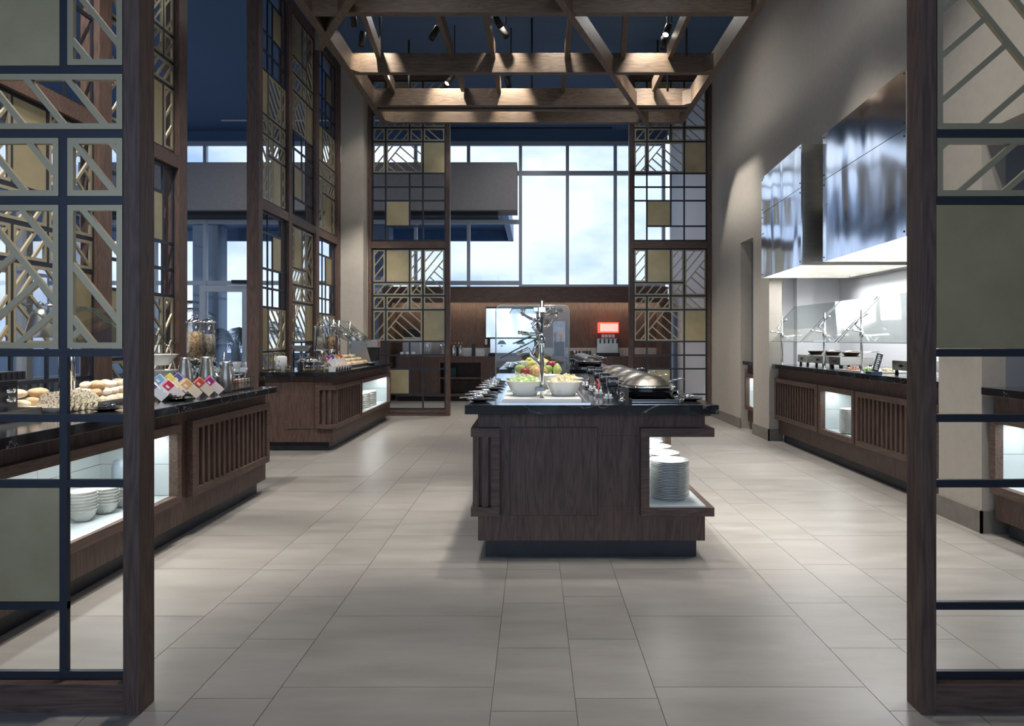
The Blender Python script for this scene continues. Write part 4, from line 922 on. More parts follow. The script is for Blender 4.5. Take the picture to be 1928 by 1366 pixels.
MB().box(-2.80, -2.62, 3.12, 3.64, ZL, ZL+.012).box(-2.625, -2.62, 3.12, 3.64, ZL, ZL+.047).box(-2.80, -2.62, 3.635, 3.64, ZL, ZL+.047).build('crumb_tray', BRUSH, t)
def platter(x0, x1, y0, y1, z, label, h=.035):
    o = MB(); a, b, c, d = x0, x1, y0, y1; q = .03
    o.add([(a+q,c+q,z),(b-q,c+q,z),(b-q,d-q,z),(a+q,d-q,z),(a,c,z+h),(b,c,z+h),(b,d,z+h),(a,d,z+h),(a+.008,c+.008,z+h),(b-.008,c+.008,z+h),(b-.008,d-.008,z+h),(a+.008,d-.008,z+h),(a+q,c+q,z+.006),(b-q,c+q,z+.006),(b-q,d-q,z+.006),(a+q,d-q,z+.006)],
          [(0,3,2,1),(0,1,5,4),(1,2,6,5),(2,3,7,6),(3,0,4,7),(4,5,9,8),(5,6,10,9),(6,7,11,10),(7,4,8,11),(8,9,13,12),(9,10,14,13),(10,11,15,14),(11,8,12,15),(12,13,14,15)])
    return tag(o.build('platter', WHITE), label, 'platter')
platter(-2.99, -2.60, 3.72, 4.06, ZL, 'white platter of sliced seeded bread beside the toaster')
platter(-3.0, -2.60, 4.10, 4.98, ZL, 'long white platter piled with pastries and rolls')
for i in range(6):
    M = Matrix.Translation((-2.66, 3.765+i*.048, ZL+.008)) @ Matrix.Rotation(-.28-.05*i, 4, 'X') @ Matrix.Rotation(.12*i, 4, 'Z')
    pts = [(-.075, 0), (.075, 0), (.082, .03), (.075, .085), (.05, .105), (0, .112), (-.05, .105), (-.075, .085), (-.082, .03)]
    o = MB(M).prism(pts, -.007, .007).build('bread_slice', SEED, None, .002)
    tag(o, f'slice of seeded brown bread, {["nearest","second","third","fourth","fifth","farthest"][i]} on the sliced bread platter', 'bread', 'seeded bread slices')
rnd = random.Random(4)
def roll(x, y, z, k, label, grp, sx=1.3, m=None):
    a = rnd.uniform(0, PI); M = Matrix.Translation((x, y, z)) @ Matrix.Rotation(a, 4, 'Z') @ Matrix.Rotation(rnd.uniform(-.25, .25), 4, 'X')
    o = MB(M).ball((0,0,0), .042*k, 16, 10, (sx, .85, .62), wob=.03, seed=rnd.randint(0, 999)).build('bread_roll', m or (PALE if rnd.random() < .6 else CRUST)); return tag(o, label, 'bread', grp)
for i, (x, y, z) in enumerate([(-2.86, 3.80, .045), (-2.88, 3.92, .05), (-2.84, 4.0, .045), (-2.92, 3.86, .10), (-2.88, 3.97, .10)]):
    roll(x, y, ZL+z, 1, f'pale bread roll behind the seeded slices, {["nearest","middle","farthest","upper near","upper far"][i]}', 'rolls behind the seeded slices')
n = 0
PAST = noisy(mat('sugared_pastry', (.8,.65,.5), .5), (.62, .36, .20), (.86, .78, .68), (1,1,1), 14, 5, .05, (.3,.6), .06)
for lay, (nx, ny, zz) in enumerate([(4, 10, .035), (3, 8, .078), (2, 6, .118)]):
    for j in range(ny):
        for i in range(nx):
            x = -2.68-(lay*.03)-i*.078+rnd.uniform(-.012, .012); y = 4.16+lay*.07+j*(.74-lay*.1)/(ny-1)+rnd.uniform(-.012, .012); n += 1
            row = ['front', 'second', 'third', 'rear'][i]; lv_ = ['bottom', 'middle', 'top'][lay]
            o = roll(x, y, ZL+zz, .95, f'pastry {lv_} layer of the long platter, {row} row, {ORDN[j] if j < 9 else "farthest"} one', 'pastries on the long platter', 1.2, PAST if (i+j) % 4 else CRUST)
def tong_plate(x, y, z, label, grp):
    t = thing('tong_plate', label, 'plate', (x, y, z), 0, grp)
    MB(Matrix.Translation((x, y, z))).lathe([(.04, 0), (.045, .002), (.085, .012), (.10, .016), (.101, .019), (.083, .016), (.05, .006), (0, .005)], 28).build('dish', mat('black_glazed', (.015,.015,.018), .12, 0, coat=.5), t)
    M = Matrix.Translation((x, y, z+.018)) @ Matrix.Rotation(1.9, 4, 'Z')
    MB(M).box(-.09, .05, -.018, -.010, 0, .012).box(-.09, .05, .010, .018, .006, .018).box(-.10, -.085, -.018, .018, 0, .016).build('tong_grip', BLACKM, t, .002)
    MB(M).tube([(.05, -.014, .008), (.09, -.02, .01), (.12, -.012, .006)], [.004, .007, .006], 8).tube([(.05, .014, .012), (.09, .022, .014), (.12, .012, .01)], [.004, .007, .006], 8).build('tong_tip', STEEL, t)
tong_plate(-2.44, 3.90, ZL, 'black dish holding serving tongs in front of the pastry platter', 'black tong dishes')
tong_plate(-2.37, 4.55, ZL, 'black dish holding serving tongs beside the cereal boxes', 'black tong dishes')
st = thing('tiered_bowl_stand', 'two white oval bowls stacked on a wire stand behind the near left post', 'bowl stand', (-2.90, 5.28, ZL))
for k, z in enumerate((.085, .205)):
    MB(Matrix.Translation((-2.90, 5.28, ZL+z)) @ Matrix.Scale(1.15, 4, (0,1,0))).lathe([(.065, 0), (.075, .004), (.115, .06), (.135, .082), (.137, .086), (.128, .085), (.10, .055), (.05, .01), (0, .008)], 32).build('oval_bowl', WHITE, st)
MB(Matrix.Translation((-.28, .5, 0))).tube([(-2.47, 4.78, ZL), (-2.48, 4.79, ZL+.12), (-2.54, 4.80, ZL+.33), (-2.60, 4.8, ZL+.40)], .004, 6).tube([(-2.77, 4.78, ZL), (-2.76, 4.79, ZL+.12), (-2.70, 4.80, ZL+.33), (-2.60, 4.8, ZL+.40)], .004, 6).build('wire_stand', STEEL, st)
o = MB().lathe([(.085, 0), (.11, .05), (.12, .07), (.11, .07), (.07, .02), (0, .02)], 28).build('white_bowl', WHITE); o.location = (-2.90, 5.28, ZL); tag(o, 'white bowl at the foot of the wire bowl stand', 'bowl')
def pitcher(x, y, z, r, h, label, spout=True):
    t = thing('steel_pitcher', label, 'pitcher', (x, y, z), 0, 'brushed steel pitchers')
    MB(Matrix.Translation((x, y, z))).lathe([(r*.72, 0), (r*.86, h*.1), (r, h*.36), (r*.96, h*.55), (r*.74, h*.82), (r*.60, h*.93), (r*.68, h), (r*.62, h), (r*.55, h*.93), (0, h*.9)], 30).build('body', BRUSH, t)
    MB().tube([(x-r*.5, y+r*.4, z+h*.9), (x-r*1.2, y+r*.7, z+h*.85), (x-r*1.45, y+r*.8, z+h*.55), (x-r*.85, y+r*.5, z+h*.3)], .006, 8).build('handle', STEEL, t)
    if spout: MB().tube([(x+r*.3, y-r*.2, z+h*.85), (x+r*.62, y-r*.4, z+h*.95), (x+r*.8, y-r*.5, z+h*1.02)], [.014, .012, .006], 8).build('spout', BRUSH, t)
pitcher(-2.51, 4.92, ZL, .052, .275, 'tall brushed steel pitcher left of the cereal dispensers', False)
pitcher(-2.47, 5.16, ZL, .056, .275, 'tall brushed steel pitcher in front of the cereal dispensers', False)
pitcher(-2.355, 5.24, ZL, .05, .235, 'smaller brushed steel jug with a spout before the dispensers')
FLAKE = noisy(mat('corn_flakes', (.6,.35,.15), .7), (.42, .22, .08), (.82, .56, .30), (1,1,1), 60, 3, .6, (.4,.6))
OAT = noisy(mat('oat_rings', (.6,.5,.4), .7), (.25, .18, .12), (.66, .55, .42), (1,1,1), 70, 3, .6, (.4,.6))
PALEC = noisy(mat('pale_cereal', (.7,.6,.45), .7), (.36, .27, .17), (.78, .68, .52), (1,1,1), 70, 3, .6, (.4,.6))
def dispenser(x, y, z, fill, label, f=.68, zc_=.25, h=.29, r=.06):
    t = thing('cereal_dispenser', label, 'cereal dispenser', (x, y, z), 0, 'clear cereal dispensers'); T = Matrix.Translation((x, y, z))
    MB(T).lathe([(r, zc_), (r, zc_+h), (r-.003, zc_+h), (r-.003, zc_)], 32, cap=False).build('clear_cylinder', CGLASS, t)
    MB(T).lathe([(0, zc_+.002), (r-.004, zc_+.002), (r-.004, zc_+h*f), (r*.5, zc_+h*f+.012), (0, zc_+h*f+.008)], 32).build('cereal', fill, t)
    MB(T).lathe([(r+.003, zc_+h-.004), (r+.003, zc_+h+.006), (r*.5, zc_+h+.028), (r*.2, zc_+h+.036), (0, zc_+h+.037)], 32).build('lid', CHROME, t)
    MB().tube([(x-.022, y, z+zc_+h+.03), (x-.02, y, z+zc_+h+.055), (x, y, z+zc_+h+.068), (x+.02, y, z+zc_+h+.055), (x+.022, y, z+zc_+h+.03)], .004, 8).build('lid_handle', CHROME, t)
    MB(T).lathe([(r+.002, zc_+.004), (r+.002, zc_-.01), (r*.6, zc_-.05), (r*.55, zc_-.07), (0, zc_-.07)], 28).build('funnel', CHROME, t)
    MB(T).tube([(0,0,zc_-.06), (0,0,.01)], .013, 10).lathe([(.075, 0), (.075, .008), (.02, .014)], 26).build('pedestal', CHROME, t)
    MB(Matrix.Translation((x+.05, y, z+zc_-.045)) @ Matrix.Rotation(PI/2, 4, 'Y')).lathe([(.016, 0), (.018, .012), (0, .014)], 14).build('turn_knob', BLACK, t)
dispenser(-2.68, 5.40, ZL, FLAKE, 'clear dispenser of golden corn flakes on the near left counter', .72)
dispenser(-2.655, 5.57, ZL, OAT, 'clear dispenser of grey brown cereal behind the corn flakes', .64)
def cereal_box(M, cols, label, grp):
    t = thing('cereal_box', label, 'cereal box', M.translation, 0, grp)
    m1 = mat('carton', cols[0], .45); m2 = mat('carton_print', cols[1], .45)
    w, d, h = .056, .040, .14
    MB(M).box(-w/2, w/2, -d/2, d/2, 0, h).build('carton', m1, t)
    for q in ((-w/2+.001, w/2-.001, -d/2-.0008, -d/2, h*.62, h*.98), (w/2, w/2+.0008, -d/2+.001, d/2-.001, h*.05, h*.4), (-w/2+.001, w/2-.001, -d/2+.001, d/2-.001, h, h+.0008)): MB(M).box(*q).build('printed_band', m2, t)
    for q in ((-w/2+.012, w/2-.03, -d/2-.0012, -d/2-.0008, h*.70, h*.88), (w/2+.0008, w/2+.0012, -d/2+.008, d/2-.008, h*.14, h*.30)): MB(M).box(*q).build('printed_panel', INKW, t)
CB = [((.80,.82,.86), (.08,.12,.40)), ((.85,.78,.78), (.62,.04,.12)), ((.85,.74,.58), (.72,.42,.16)), ((.84,.72,.64), (.66,.09,.06)), ((.82,.74,.76), (.42,.03,.24)), ((.75,.82,.88), (.20,.42,.70)), ((.85,.8,.5), (.75,.62,.12)), ((.8,.8,.86), (.10,.10,.34))]
CN = ['white carton with dark blue print', 'white carton with crimson print', 'cream carton with orange print', 'cream carton with scarlet print', 'white carton with magenta print', 'pale blue carton', 'yellow carton', 'white carton with navy print']
for i, (x, y) in enumerate([(-2.42, 4.48), (-2.37, 4.60), (-2.30, 4.70), (-2.30, 4.88), (-2.30, 5.03)]):
    M = Matrix.Translation((x, y, ZL+.022)) @ Matrix.Rotation(.45, 4, 'Z') @ Matrix.Rotation(-.78, 4, 'Y') @ Matrix.Rotation(.12, 4, 'X')
    cereal_box(M, CB[i], CN[i]+', small cereal box leaning in the front row', 'small cereal boxes on the near left counter')
for i, (x, y) in enumerate([(-2.46, 4.64), (-2.44, 4.73), (-2.43, 4.82)]):
    M = Matrix.Translation((x, y, ZL+.05)) @ Matrix.Rotation(.45, 4, 'Z') @ Matrix.Rotation(-.7, 4, 'Y')
    cereal_box(M, CB[5+i], CN[5+i]+', small cereal box leaning in the rear row', 'small cereal boxes on the near left counter')
MB().box(-2.52, -2.40, 4.58, 4.88, ZL, ZL+.03).build('box_riser', mat('black_riser', (.02,.02,.02), .4))['label'] = 'low black riser under the rear cereal boxes'
bpy.data.objects['box_riser']['category'] = 'riser'
rk = thing('jar_rack', 'black wire rack of small glass jars with spoons', 'rack', (-2.38, 5.5, ZL))
m = MB()
for z in (.01, .06, .10):
    for x in (-2.43, -2.33): m.tube([(x, 5.33, ZL+z), (x, 5.68, ZL+z)], .0035, 6)
    for y in (5.33, 5.68): m.tube([(-2.43, y, ZL+z), (-2.33, y, ZL+z)], .0035, 6)
for y in [5.33+.0583*k for k in range(7)]: m.tube([(-2.33, y, ZL+.10), (-2.33, y, ZL+.004), (-2.43, y, ZL+.004), (-2.43, y, ZL+.10)], .003, 6)
m.build('wire_frame', BLACKM, rk)
FILL = [(.30,.16,.10), (.55,.45,.35), (.35,.30,.25)]
for i in range(3):
    y = 5.39+.115*i; jr = thing('glass_jar', f'small square glass jar in the wire rack, {["nearest","middle","farthest"][i]} of three', 'jar', (-2.38, y, ZL+.01), 0, 'glass jars in the wire rack')
    MB().box(-2.42, -2.34, y-.048, y+.048, ZL+.012, ZL+.125).build('jar_body', CGLASS, jr, .006); MB().box(-2.414, -2.346, y-.042, y+.042, ZL+.016, ZL+.085).build('contents', noisy(mat('jar_contents', FILL[i], .6), FILL[i], tuple(c*1.8 for c in FILL[i]), (1,1,1), 60), jr)
    MB().tube([(-2.38, y, ZL+.08), (-2.36, y+.01, ZL+.17)], [.006, .005], 6).build('spoon_handle', STEEL, jr)
po = thing('round_pot', 'small chrome pot with lid and upright serving spoon', 'pot', (-2.52, 5.36, ZL))
MB(Matrix.Translation((-2.52, 5.42, ZL))).lathe([(.045, 0), (.055, .02), (.06, .10), (.064, .104), (.05, .125), (.012, .14), (.012, .155), (0, .158)], 26).build('pot_body', CHROME, po)
MB().tube([(-2.50, 5.48, ZL+.06), (-2.49, 5.5, ZL+.30)], .005, 8).build('spoon_handle', STEEL, po)
# heat lamp and food guard over the bread
hl = thing('heat_lamp', 'polished bell shaped heat lamp seen through the near left screen', 'lamp', (-2.9, 4.0, 1.31))
hx, hy, hz = (76-HX)/316, F/316, 1.305
MB(Matrix.Translation((hx, hy, hz))).lathe([(.082, 0), (.084, .004), (.070, .06), (.052, .13), (.036, .165), (.022, .172), (0, .174)], 36, cap=False).build('shade', BRUSH, hl)
MB(Matrix.Translation((hx, hy, hz))).lathe([(0, .012), (.079, .010)], 32, cap=False).build('shade_inside', mat('warm_reflector', (.5,.44,.36), .3, .8), hl)
MB().tube([(hx, hy, hz+.17), (hx, hy, hz+.19), (hx+.012, hy, hz+.205), (hx, hy, hz+.218), (hx-.012, hy, hz+.205)], .003, 6).tube([(hx+.005, hy+.01, hz+.2), (hx+.06, hy+.05, hz+.19), (hx+.06, hy+.12, hz+.1)], .008, 8).build('hook', STEEL, hl)
MB().tube([(hx+.03, hy+.14, ZL), (hx+.03, hy+.14, 1.44)], .017, 14).lathe([(.04, 0), (.04, .006), (.02, .01)], 18, c=(hx+.03, hy+.14, ZL)).build('pole', STEEL, hl)
l_ = lamp('SPOT', (hx, hy, hz+.02), 10, (1, .85, .65), .03, (hx, hy, ZL), 100)
guard('slanted glass food guard over the bread on the near left counter', [(-2.755, 4.08), (-2.745, 4.66)], 1.47, ZL,
      [[(-2.50, a, 1.26), (-2.50, b, 1.26), (-2.86, b, 1.50), (-2.86, a, 1.50)] for a, b in ((3.80, 4.36), (4.40, 4.80))], 1, pr=.015)

# ------------------------------------------------------------------ far left counter
cn = thing('canister', 'white ceramic canister with a spoon emblem on the far left counter', 'canister', (-2.98, 8.08, ZF))
MB(Matrix.Translation((-2.985, 8.08, ZF))).lathe([(.062, 0), (.068, .004), (.068, .16), (.06, .172), (.03, .18), (0, .182)], 30).build('canister_body', WHITE, cn)
MB().tube([(-2.985, 8.012, ZF+.04), (-2.985, 8.0115, ZF+.10)], .002, 6).ball((-2.985, 8.012, ZF+.115), .009, 10, 6, (1,.2,1.4)).build('spoon_emblem', mat('grey_print', (.25,.25,.25), .5), cn)
sp_ = thing('soup_pot', 'polished steel soup pot with domed lid on the far left counter', 'pot', (-2.68, 8.12, ZF))
MB(Matrix.Translation((-2.68, 8.12, ZF))).lathe([(.11, 0), (.125, .01), (.128, .105), (.135, .11), (.128, .116)], 36).build('pot_body', STEEL, sp_)
MB(Matrix.Translation((-2.68, 8.12, ZF))).lathe([(.126, .117), (.10, .145), (.05, .165), (.012, .17), (.012, .19), (.025, .205), (0, .212)], 36).build('lid', CHROME, sp_)
MB().tube([(-2.62, 8.2, ZF+.16), (-2.61, 8.24, ZF+.55)], .006, 8).build('ladle_handle', BLACK, sp_)
for i, (x, y) in enumerate([(-2.95, 7.90), (-2.84, 7.90), (-2.62, 7.92), (-2.54, 7.90), (-2.46, 7.92), (-2.40, 7.95)]):
    j_ = thing('condiment_jar', f'{["leftmost","second","third","fourth","fifth","rightmost"][i]} glass condiment jar at the near edge of the far left counter', 'jar', (x, y, ZF), 0, 'condiment jars on the far left counter')
    MB(Matrix.Translation((x, y, ZF))).lathe([(.028, 0), (.034, .01), (.034, .05), (.028, .058)], 18).build('jar_body', CGLASS, j_)
    MB(Matrix.Translation((x, y, ZF))).lathe([(0, .004), (.028, .004), (.03, .035), (0, .036)], 16).build('contents', mat('relish', (.25,.18,.08), .5), j_)
    MB(Matrix.Translation((x, y, ZF))).lathe([(.03, .058), (.03, .066), (.008, .072), (.008, .084), (0, .086)], 18).build('lid', CHROME, j_)
dispenser(-2.66, 8.50, ZF, PALEC, 'clear dispenser of pale cereal on the far left counter', .55, .24, .29, .066)
dispenser(-2.60, 8.74, ZF, FLAKE, 'clear dispenser of amber cereal behind the pale one', .55, .24, .29, .066)
o = MB().lathe([(.07, 0), (.08, .005), (.125, .07), (.14, .075), (.12, .07), (.05, .01), (0, .01)], 28).build('white_bowl', WHITE); o.location = (-2.93, 8.62, ZF+.22); tag(o, 'white bowl on a tall stand at the rear of the far left counter', 'bowl')
o = MB().tube([(-2.93, 8.62, ZF), (-2.93, 8.62, ZF+.22)], .02, 12).build('bowl_pedestal', STEEL); tag(o, 'steel pedestal under the raised white bowl', 'stand')
ds = thing('display_riser', 'black and white triangle patterned riser below four cereal boxes', 'riser', (-2.36, 8.2, ZF))
MB().box(-2.44, -2.30, 7.93, 8.62, ZF, ZF+.055).build('riser_body', WHITE, ds)
for k in range(6):
    y = 7.94+k*.112; MB().add([(-2.2995, y, ZF+.001), (-2.2995, y+.11, ZF+.001), (-2.2995, y+.055, ZF+.054), (-2.297, y, ZF+.001), (-2.297, y+.11, ZF+.001), (-2.297, y+.055, ZF+.054)], [(0,1,2),(3,5,4),(0,3,4,1),(1,4,5,2),(2,5,3,0)]).build('black_triangle', BLACKM, ds)
for i in range(4):
    M = Matrix.Translation((-2.34, 8.02+i*.17, ZF+.075)) @ Matrix.Rotation(.3, 4, 'Z') @ Matrix.Rotation(-.75, 4, 'Y')
    cereal_box(M, [CB[4], CB[7], CB[2], CB[3]][i], ['magenta and white', 'navy and white', 'cream and orange', 'cream and red'][i]+' cereal box on the patterned riser of the far left counter', 'cereal boxes on the patterned riser')
platter(-2.80, -2.42, 8.90, 10.15, ZF, 'white platter of golden rolls under the far left food guard', .03)
for lay in range(3):
    for j in range(11-lay*2):
        for i in range(3-lay):
            roll(-2.50-lay*.05-i*.1, 8.98+lay*.1+j*.108, ZF+.04+lay*.045, 1.15, f'golden roll in the {["bottom","middle","top"][lay]} layer of the far left platter, {["front","second","rear"][i]} row, {(ORDN+["tenth nearest","farthest"])[j]}', 'golden rolls on the far left platter', 1.2, CRUST if (i+j) % 3 == 0 else PALE)
guard('slanted glass food guard over the rolls on the far left counter', [(-2.62, 8.95), (-2.62, 9.20), (-2.62, 9.75)], 1.545, ZF,
      [[(-2.44, a, 1.27), (-2.44, b, 1.27), (-2.80, b, 1.56), (-2.80, a, 1.56)] for a, b in ((8.86, 9.14), (9.18, 9.52), (9.56, 10.25))], 1)
bm_ = thing('drinks_dispenser', 'steel drinks dispenser with two black taps at the end of the far left counter', 'drinks dispenser', (-2.6, 10.4, ZF))
MB().add([(-2.78, 10.20, ZF), (-2.42, 10.20, ZF), (-2.42, 10.5, ZF), (-2.78, 10.5, ZF), (-2.78, 10.20, ZF+.38), (-2.52, 10.20, ZF+.38), (-2.52, 10.5, ZF+.38), (-2.78, 10.5, ZF+.38)], [(0,3,2,1),(4,5,6,7),(0,1,5,4),(1,2,6,5),(2,3,7,6),(3,0,4,7)]).build('housing', BRUSH, bm_, .004)
MB().box(-2.54, -2.34, 10.24, 10.46, ZF+.25, ZF+.36).build('head', mat('grey_head', (.30,.30,.32), .4), bm_, .004)
for y in (10.29, 10.41):
    MB().box(-2.45, -2.35, y-.04, y+.04, ZF+.05, ZF+.25).build('tap', BLACK, bm_, .006); MB().box(-2.341, -2.339, y-.03, y+.03, ZF+.28, ZF+.33).build('red_label', mat('red_print', (.5,.05,.03), .4), bm_)
rest_plate(-2.38, 10.02, ZF, 'dark dish with a chrome spoon at the end of the far left counter', None)

# ------------------------------------------------------------------ back bar equipment
YQ = YC+.14
bz = .93
hm = thing('hot_drinks_machine', 'wide polished steel hot drinks cabinet with two taps on the back bar', 'drinks machine', (-.46, YC+.2, bz))
MB().box(-.985, .065, YC+.06, YC+.5, 1.32, 1.93).build('upper_cabinet', WAVY, hm, .005)
MB().box(-.90, .02, YC+.16, YC+.5, bz+.07, 1.30).build('lower_panel', STEEL, hm)
MB().box(-.93, .05, YC+.02, YC+.5, bz, bz+.065).build('drip_base', BLACKM, hm)
MB().box(-.985, .065, YC+.04, YC+.5, 1.295, 1.32).box(-.985, .065, YC+.06, YC+.5, 1.93, 1.96).build('trim_strip', BLACKM, hm)
for x in (-.66, -.26): MB().prism([(x-.10, 1.18), (x+.10, 1.18), (x+.04, 1.26), (x-.04, 1.26)], YC+.155, YC+.16).box(x-.02, x+.02, YC+.155, YC+.16, 1.13, 1.155).build('tap_emblem', mat('tap_print', (.15,.17,.2), .4), hm)
def bx(name, label, cat, x0, x1, y0, y1, z0, z1, m, bev=.003, grp=None): return tag(MB().box(x0, x1, y0, y1, z0, z1).build(name, m, None, bev), label, cat, grp)
bx('wall_switch', 'small white switch box on the dark wall panelling', 'switch', -1.04, -.99, YC+.56, YC+.60, 1.17, 1.29, WHITE)
for i, x in enumerate([-1.80, -1.73, -1.66, -1.59, -1.52]):
    a = thing('coffee_flask', f'small {"black" if i % 2 else "steel"} flask with pump top on the back bar, {["first","second","third","fourth","fifth"][i]} right of the back screen', 'flask', (x, YQ, bz), 0, 'flasks on the back bar')
    MB(Matrix.Translation((x, YQ+.02*(i % 2), bz))).lathe([(.026, 0), (.028, .01), (.028, .17), (.018, .2), (.014, .22), (0, .222)], 16).build('flask_body', BLACK if i % 2 else STEEL, a)
    MB().tube([(x, YQ, bz+.21), (x, YQ, bz+.27), (x+.04, YQ, bz+.275)], .006, 6).build('pump_spout', STEEL, a)
bx('napkin_box', 'low white box of sachets right of the flasks on the back bar', 'box', -1.46, -1.24, YC+.2, YC+.4, bz, bz+.15, LINING)
bx('napkin_box', 'white box beside the wide steel drinks cabinet', 'box', -1.22, -1.02, YC+.2, YC+.4, bz, bz+.14, WHITE)
bx('menu_stand', 'slim dark blue card stand between the white boxes', 'card stand', -1.29, -1.21, YC+.12, YC+.13, bz, bz+.26, SIGNB)
jm = thing('juice_machine', 'pale blue juice machine with one red and one orange tap', 'juice machine', (.55, YC+.2, bz))
MB().box(.42, .67, YC+.2, YC+.5, bz+.05, 1.66).build('housing', noisy(mat('juice_panel', (.4,.5,.65), .3), (.30,.42,.62), (.60,.70,.82), (1,1,1), 6, 3), jm, .005)
MB().box(.42, .67, YC+.1, YC+.5, bz, bz+.05).box(.44, .65, YC+.13, YC+.2, bz+.05, bz+.30).build('drip_base', BLACKM, jm)
for x, c in ((.46, (.6,.06,.05)), (.58, (.75,.28,.06))):
    MB(Matrix.Translation((x, YC+.17, 1.37))).lathe([(.012, -.16), (.014, -.04), (.024, -.02), (.024, .06), (0, .07)], 12).build('tap', mat('tap_colour', c, .35), jm)
text_mesh('juice', .07, mat('juice_print', (.45,.12,.25), .5), jm, (.545-.55, -.001+YC+.2-YC-.2, 1.575-bz), (PI/2, 0, 0))
for i in range(6):
    x = .80+i*.075; a = tag(MB(Matrix.Translation((x, YC+.3, bz))).lathe([(.024, 0), (.030, .11), (.028, .11), (.022, .006), (0, .006)], 16).build('tumbler', CGLASS), f'clear tumbler on the back bar, {["first","second","third","fourth","fifth","sixth"][i]} left of the red dispenser', 'glass', 'tumblers on the back bar')
bx('glass_rack', 'dark rack standing behind the row of tumblers', 'rack', .78, 1.24, YC+.42, YC+.5, bz, bz+.11, mat('rack_green', (.10,.10,.07), .5))
sd = thing('soda_dispenser', 'soda dispenser with a glowing red top on the back bar', 'soda dispenser', (1.6, YC+.2, bz))
MB().box(1.38, 1.79, YC+.12, YC+.5, 1.42, 1.64).build('lit_sign', mat('lit_red', (.7,.05,.03), .3, 0, emit=(1, .10, .06), es=1.2), sd, .01)
MB().box(1.40, 1.77, YC+.115, YC+.12, 1.45, 1.61).build('lit_window', mat('lit_pink', (.9,.4,.35), .3, 0, emit=(1, .38, .32), es=1.1), sd)
MB().box(1.40, 1.77, YC+.16, YC+.5, 1.30, 1.42).build('red_band', mat('red_band', (.25,.01,.02), .3), sd)
for i in range(4): MB().box(1.43+i*.072, 1.49+i*.072, YC+.15, YC+.16, 1.32, 1.39).build('flavour_tile', mat('flavour_white', (.7,.72,.75), .4), sd)
for i in range(5): MB().box(1.39+i*.088, 1.42+i*.088, YC+.12, YC+.2, 1.20, 1.29).build('valve', BLACK, sd, .003)
MB().box(1.345, 1.78, YC+.2, YC+.5, bz+.07, 1.30).build('steel_panel', BRUSH, sd); MB().box(1.36, 1.80, YC+.04, YC+.5, bz, bz+.07).build('drip_base', BLACKM, sd)
em = thing('espresso_machine', 'white coffee machine with a black top behind the left back screen', 'coffee machine', (-2.55, YC+.2, bz))
MB().box(-2.75, -2.38, YC+.2, YC+.55, bz, 1.33).build('housing', mat('grey_white', (.42,.45,.52), .3), em, .006)
MB().box(-2.74, -2.39, YC+.22, YC+.5, 1.33, 1.50).build('bean_hopper', BLACK, em, .01)
wt = thing('water_station', 'polished steel sink splash panel with two taps behind the left back screen', 'sink', (-2.1, YC+.3, bz))
MB().box(-2.36, -1.88, YC+.5, YC+.56, bz, 1.25).build('splash_panel', WAVY, wt)
for x in (-2.28, -1.98): MB().tube([(x, YC+.4, bz), (x, YC+.4, bz+.22), (x+.02, YC+.3, bz+.25), (x+.04, YC+.25, bz+.18)], .012, 10).build('tap', CHROME, wt)
for i, x in enumerate([-2.85+.06, -2.70, -2.60]):
    pass
for i, x in enumerate([-2.74, -2.62, -2.50]):
    a = tag(MB(Matrix.Translation((x, YC+.08, bz))).lathe([(.035, 0), (.04, .09), (.037, .09), (.03, .01), (0, .01)], 18).build('mug', WHITE), f'white mug before the coffee machine, {["left","middle","right"][i]} one', 'mug', 'mugs on the back bar')

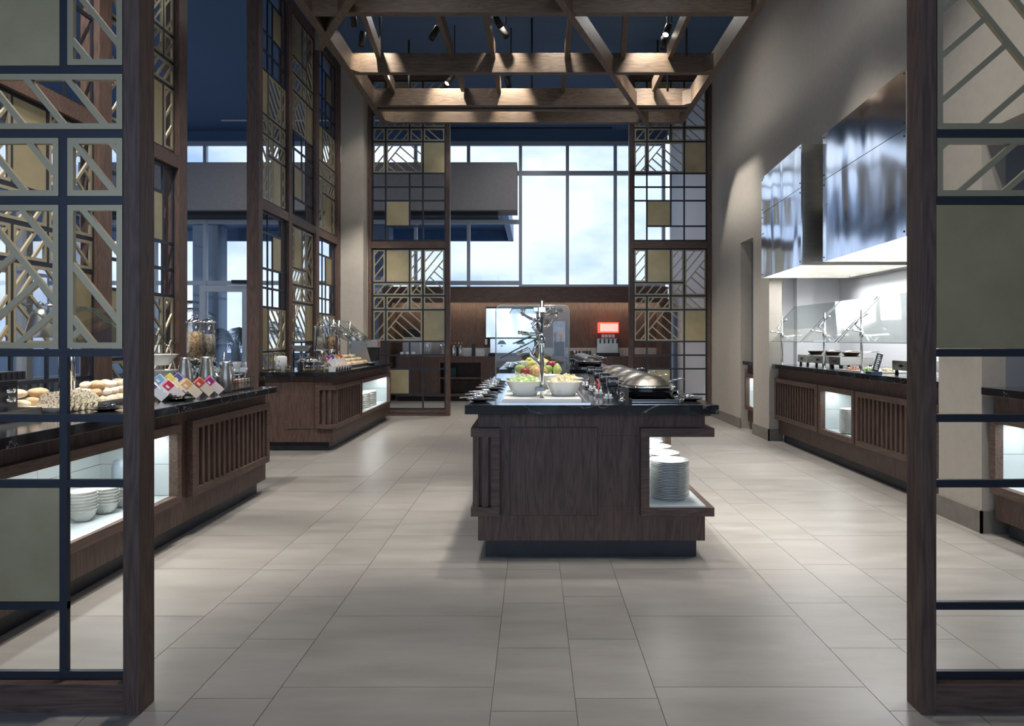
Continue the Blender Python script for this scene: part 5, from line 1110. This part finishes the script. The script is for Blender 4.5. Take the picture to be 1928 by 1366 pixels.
# ------------------------------------------------------------------ the room beyond the side screens
sv = thing('service_station', 'dark service station with a white top seen through the doorway', 'cabinet', (-4.3, 9.6, 0))
MB().box(-5.0, -3.75, 9.3, 9.9, 0, .84).build('carcass', mat('dark_grey_wood', (.03,.03,.035), .4), sv, .003); MB().box(-5.03, -3.72, 9.27, 9.93, .84, .88).build('top', LINING, sv, .002)
for i in range(4):
    t = thing('white_cup', f'white cup on the service station, {["leftmost","second","third","rightmost"][i]}', 'cup', (-4.42+i*.17, 9.4, .88), 0, 'cups on the service station')
    MB(Matrix.Translation((-4.42+i*.17, 9.4, .88))).lathe([(.045, 0), (.06, .10), (.057, .10), (.04, .01), (0, .01)], 20).build('cup_body', WHITE, t)
    MB().tube([(-4.42+i*.17-.055, 9.4, .96), (-4.42+i*.17-.09, 9.4, .95), (-4.42+i*.17-.085, 9.4, .91), (-4.42+i*.17-.05, 9.4, .905)], .006, 6).build('handle', WHITE, t)
s2 = thing('glassware_station', 'low dark station lined with glasses behind the side screens', 'cabinet', (-4.1, 5.2, 0))
MB().box(-4.5, -3.8, 4.1, 6.9, 0, .80).build('carcass', mat('dark_grey_wood2', (.03,.03,.035), .4), s2, .003); MB().box(-4.53, -3.77, 4.07, 6.93, .80, .84).build('top', BLACKM, s2)
k = 0
for i in range(11):
    for j in range(2):
        x = -3.87-j*.12; y = 4.2+i*.25
        tag(MB(Matrix.Translation((x, y, .84))).lathe([(.032, 0), (.042, .03), (.045, .13), (.043, .13), (.030, .008), (0, .008)], 14).build('water_glass', CGLASS), f'clear water glass on the glassware station, {["front","rear"][j]} row, {(ORDN+["tenth nearest","farthest"])[i]}', 'glass', 'glasses on the glassware station')
pp = thing('potted_plant', 'dark leaved potted plant beyond the doorway', 'plant', (-5.6, 11.0, 0))
MB(Matrix.Translation((-5.55, 11.0, 0))).lathe([(.14, 0), (.2, .3), (.22, .75), (.2, .75), (0, .72)], 22).build('pot', mat('grey_pot', (.12,.14,.17), .6), pp)
for k in range(12):
    a = 2*PI*k/12; e = .5+.4*(k % 3); pts = [Vector((-5.55, 11.0, .75))+Vector((math.cos(a)*math.cos(e)*q, math.sin(a)*math.cos(e)*q, math.sin(e)*q+.25)) for q in (0, .15, .3, .42)]
    sd_ = (pts[3]-pts[0]).cross(Vector((0,0,1))).normalized(); m = MB()
    m.add([pts[0], pts[1]-sd_*.05, pts[2]-sd_*.04, pts[3], pts[2]+sd_*.04, pts[1]+sd_*.05, pts[1]+Vector((0,0,.01)), pts[2]+Vector((0,0,.01))], [(0,1,6),(0,6,5),(1,2,7,6),(6,7,4,5),(2,3,7),(7,3,4)]); m.build('leaf', mat('dark_leaf', (.02,.025,.03), .5), pp)
MB().tube([(-5.55, 11.0, .7), (-5.55, 11.0, 1.02)], .02, 8).build('stem', mat('dark_stem', (.03,.03,.03), .6), pp)
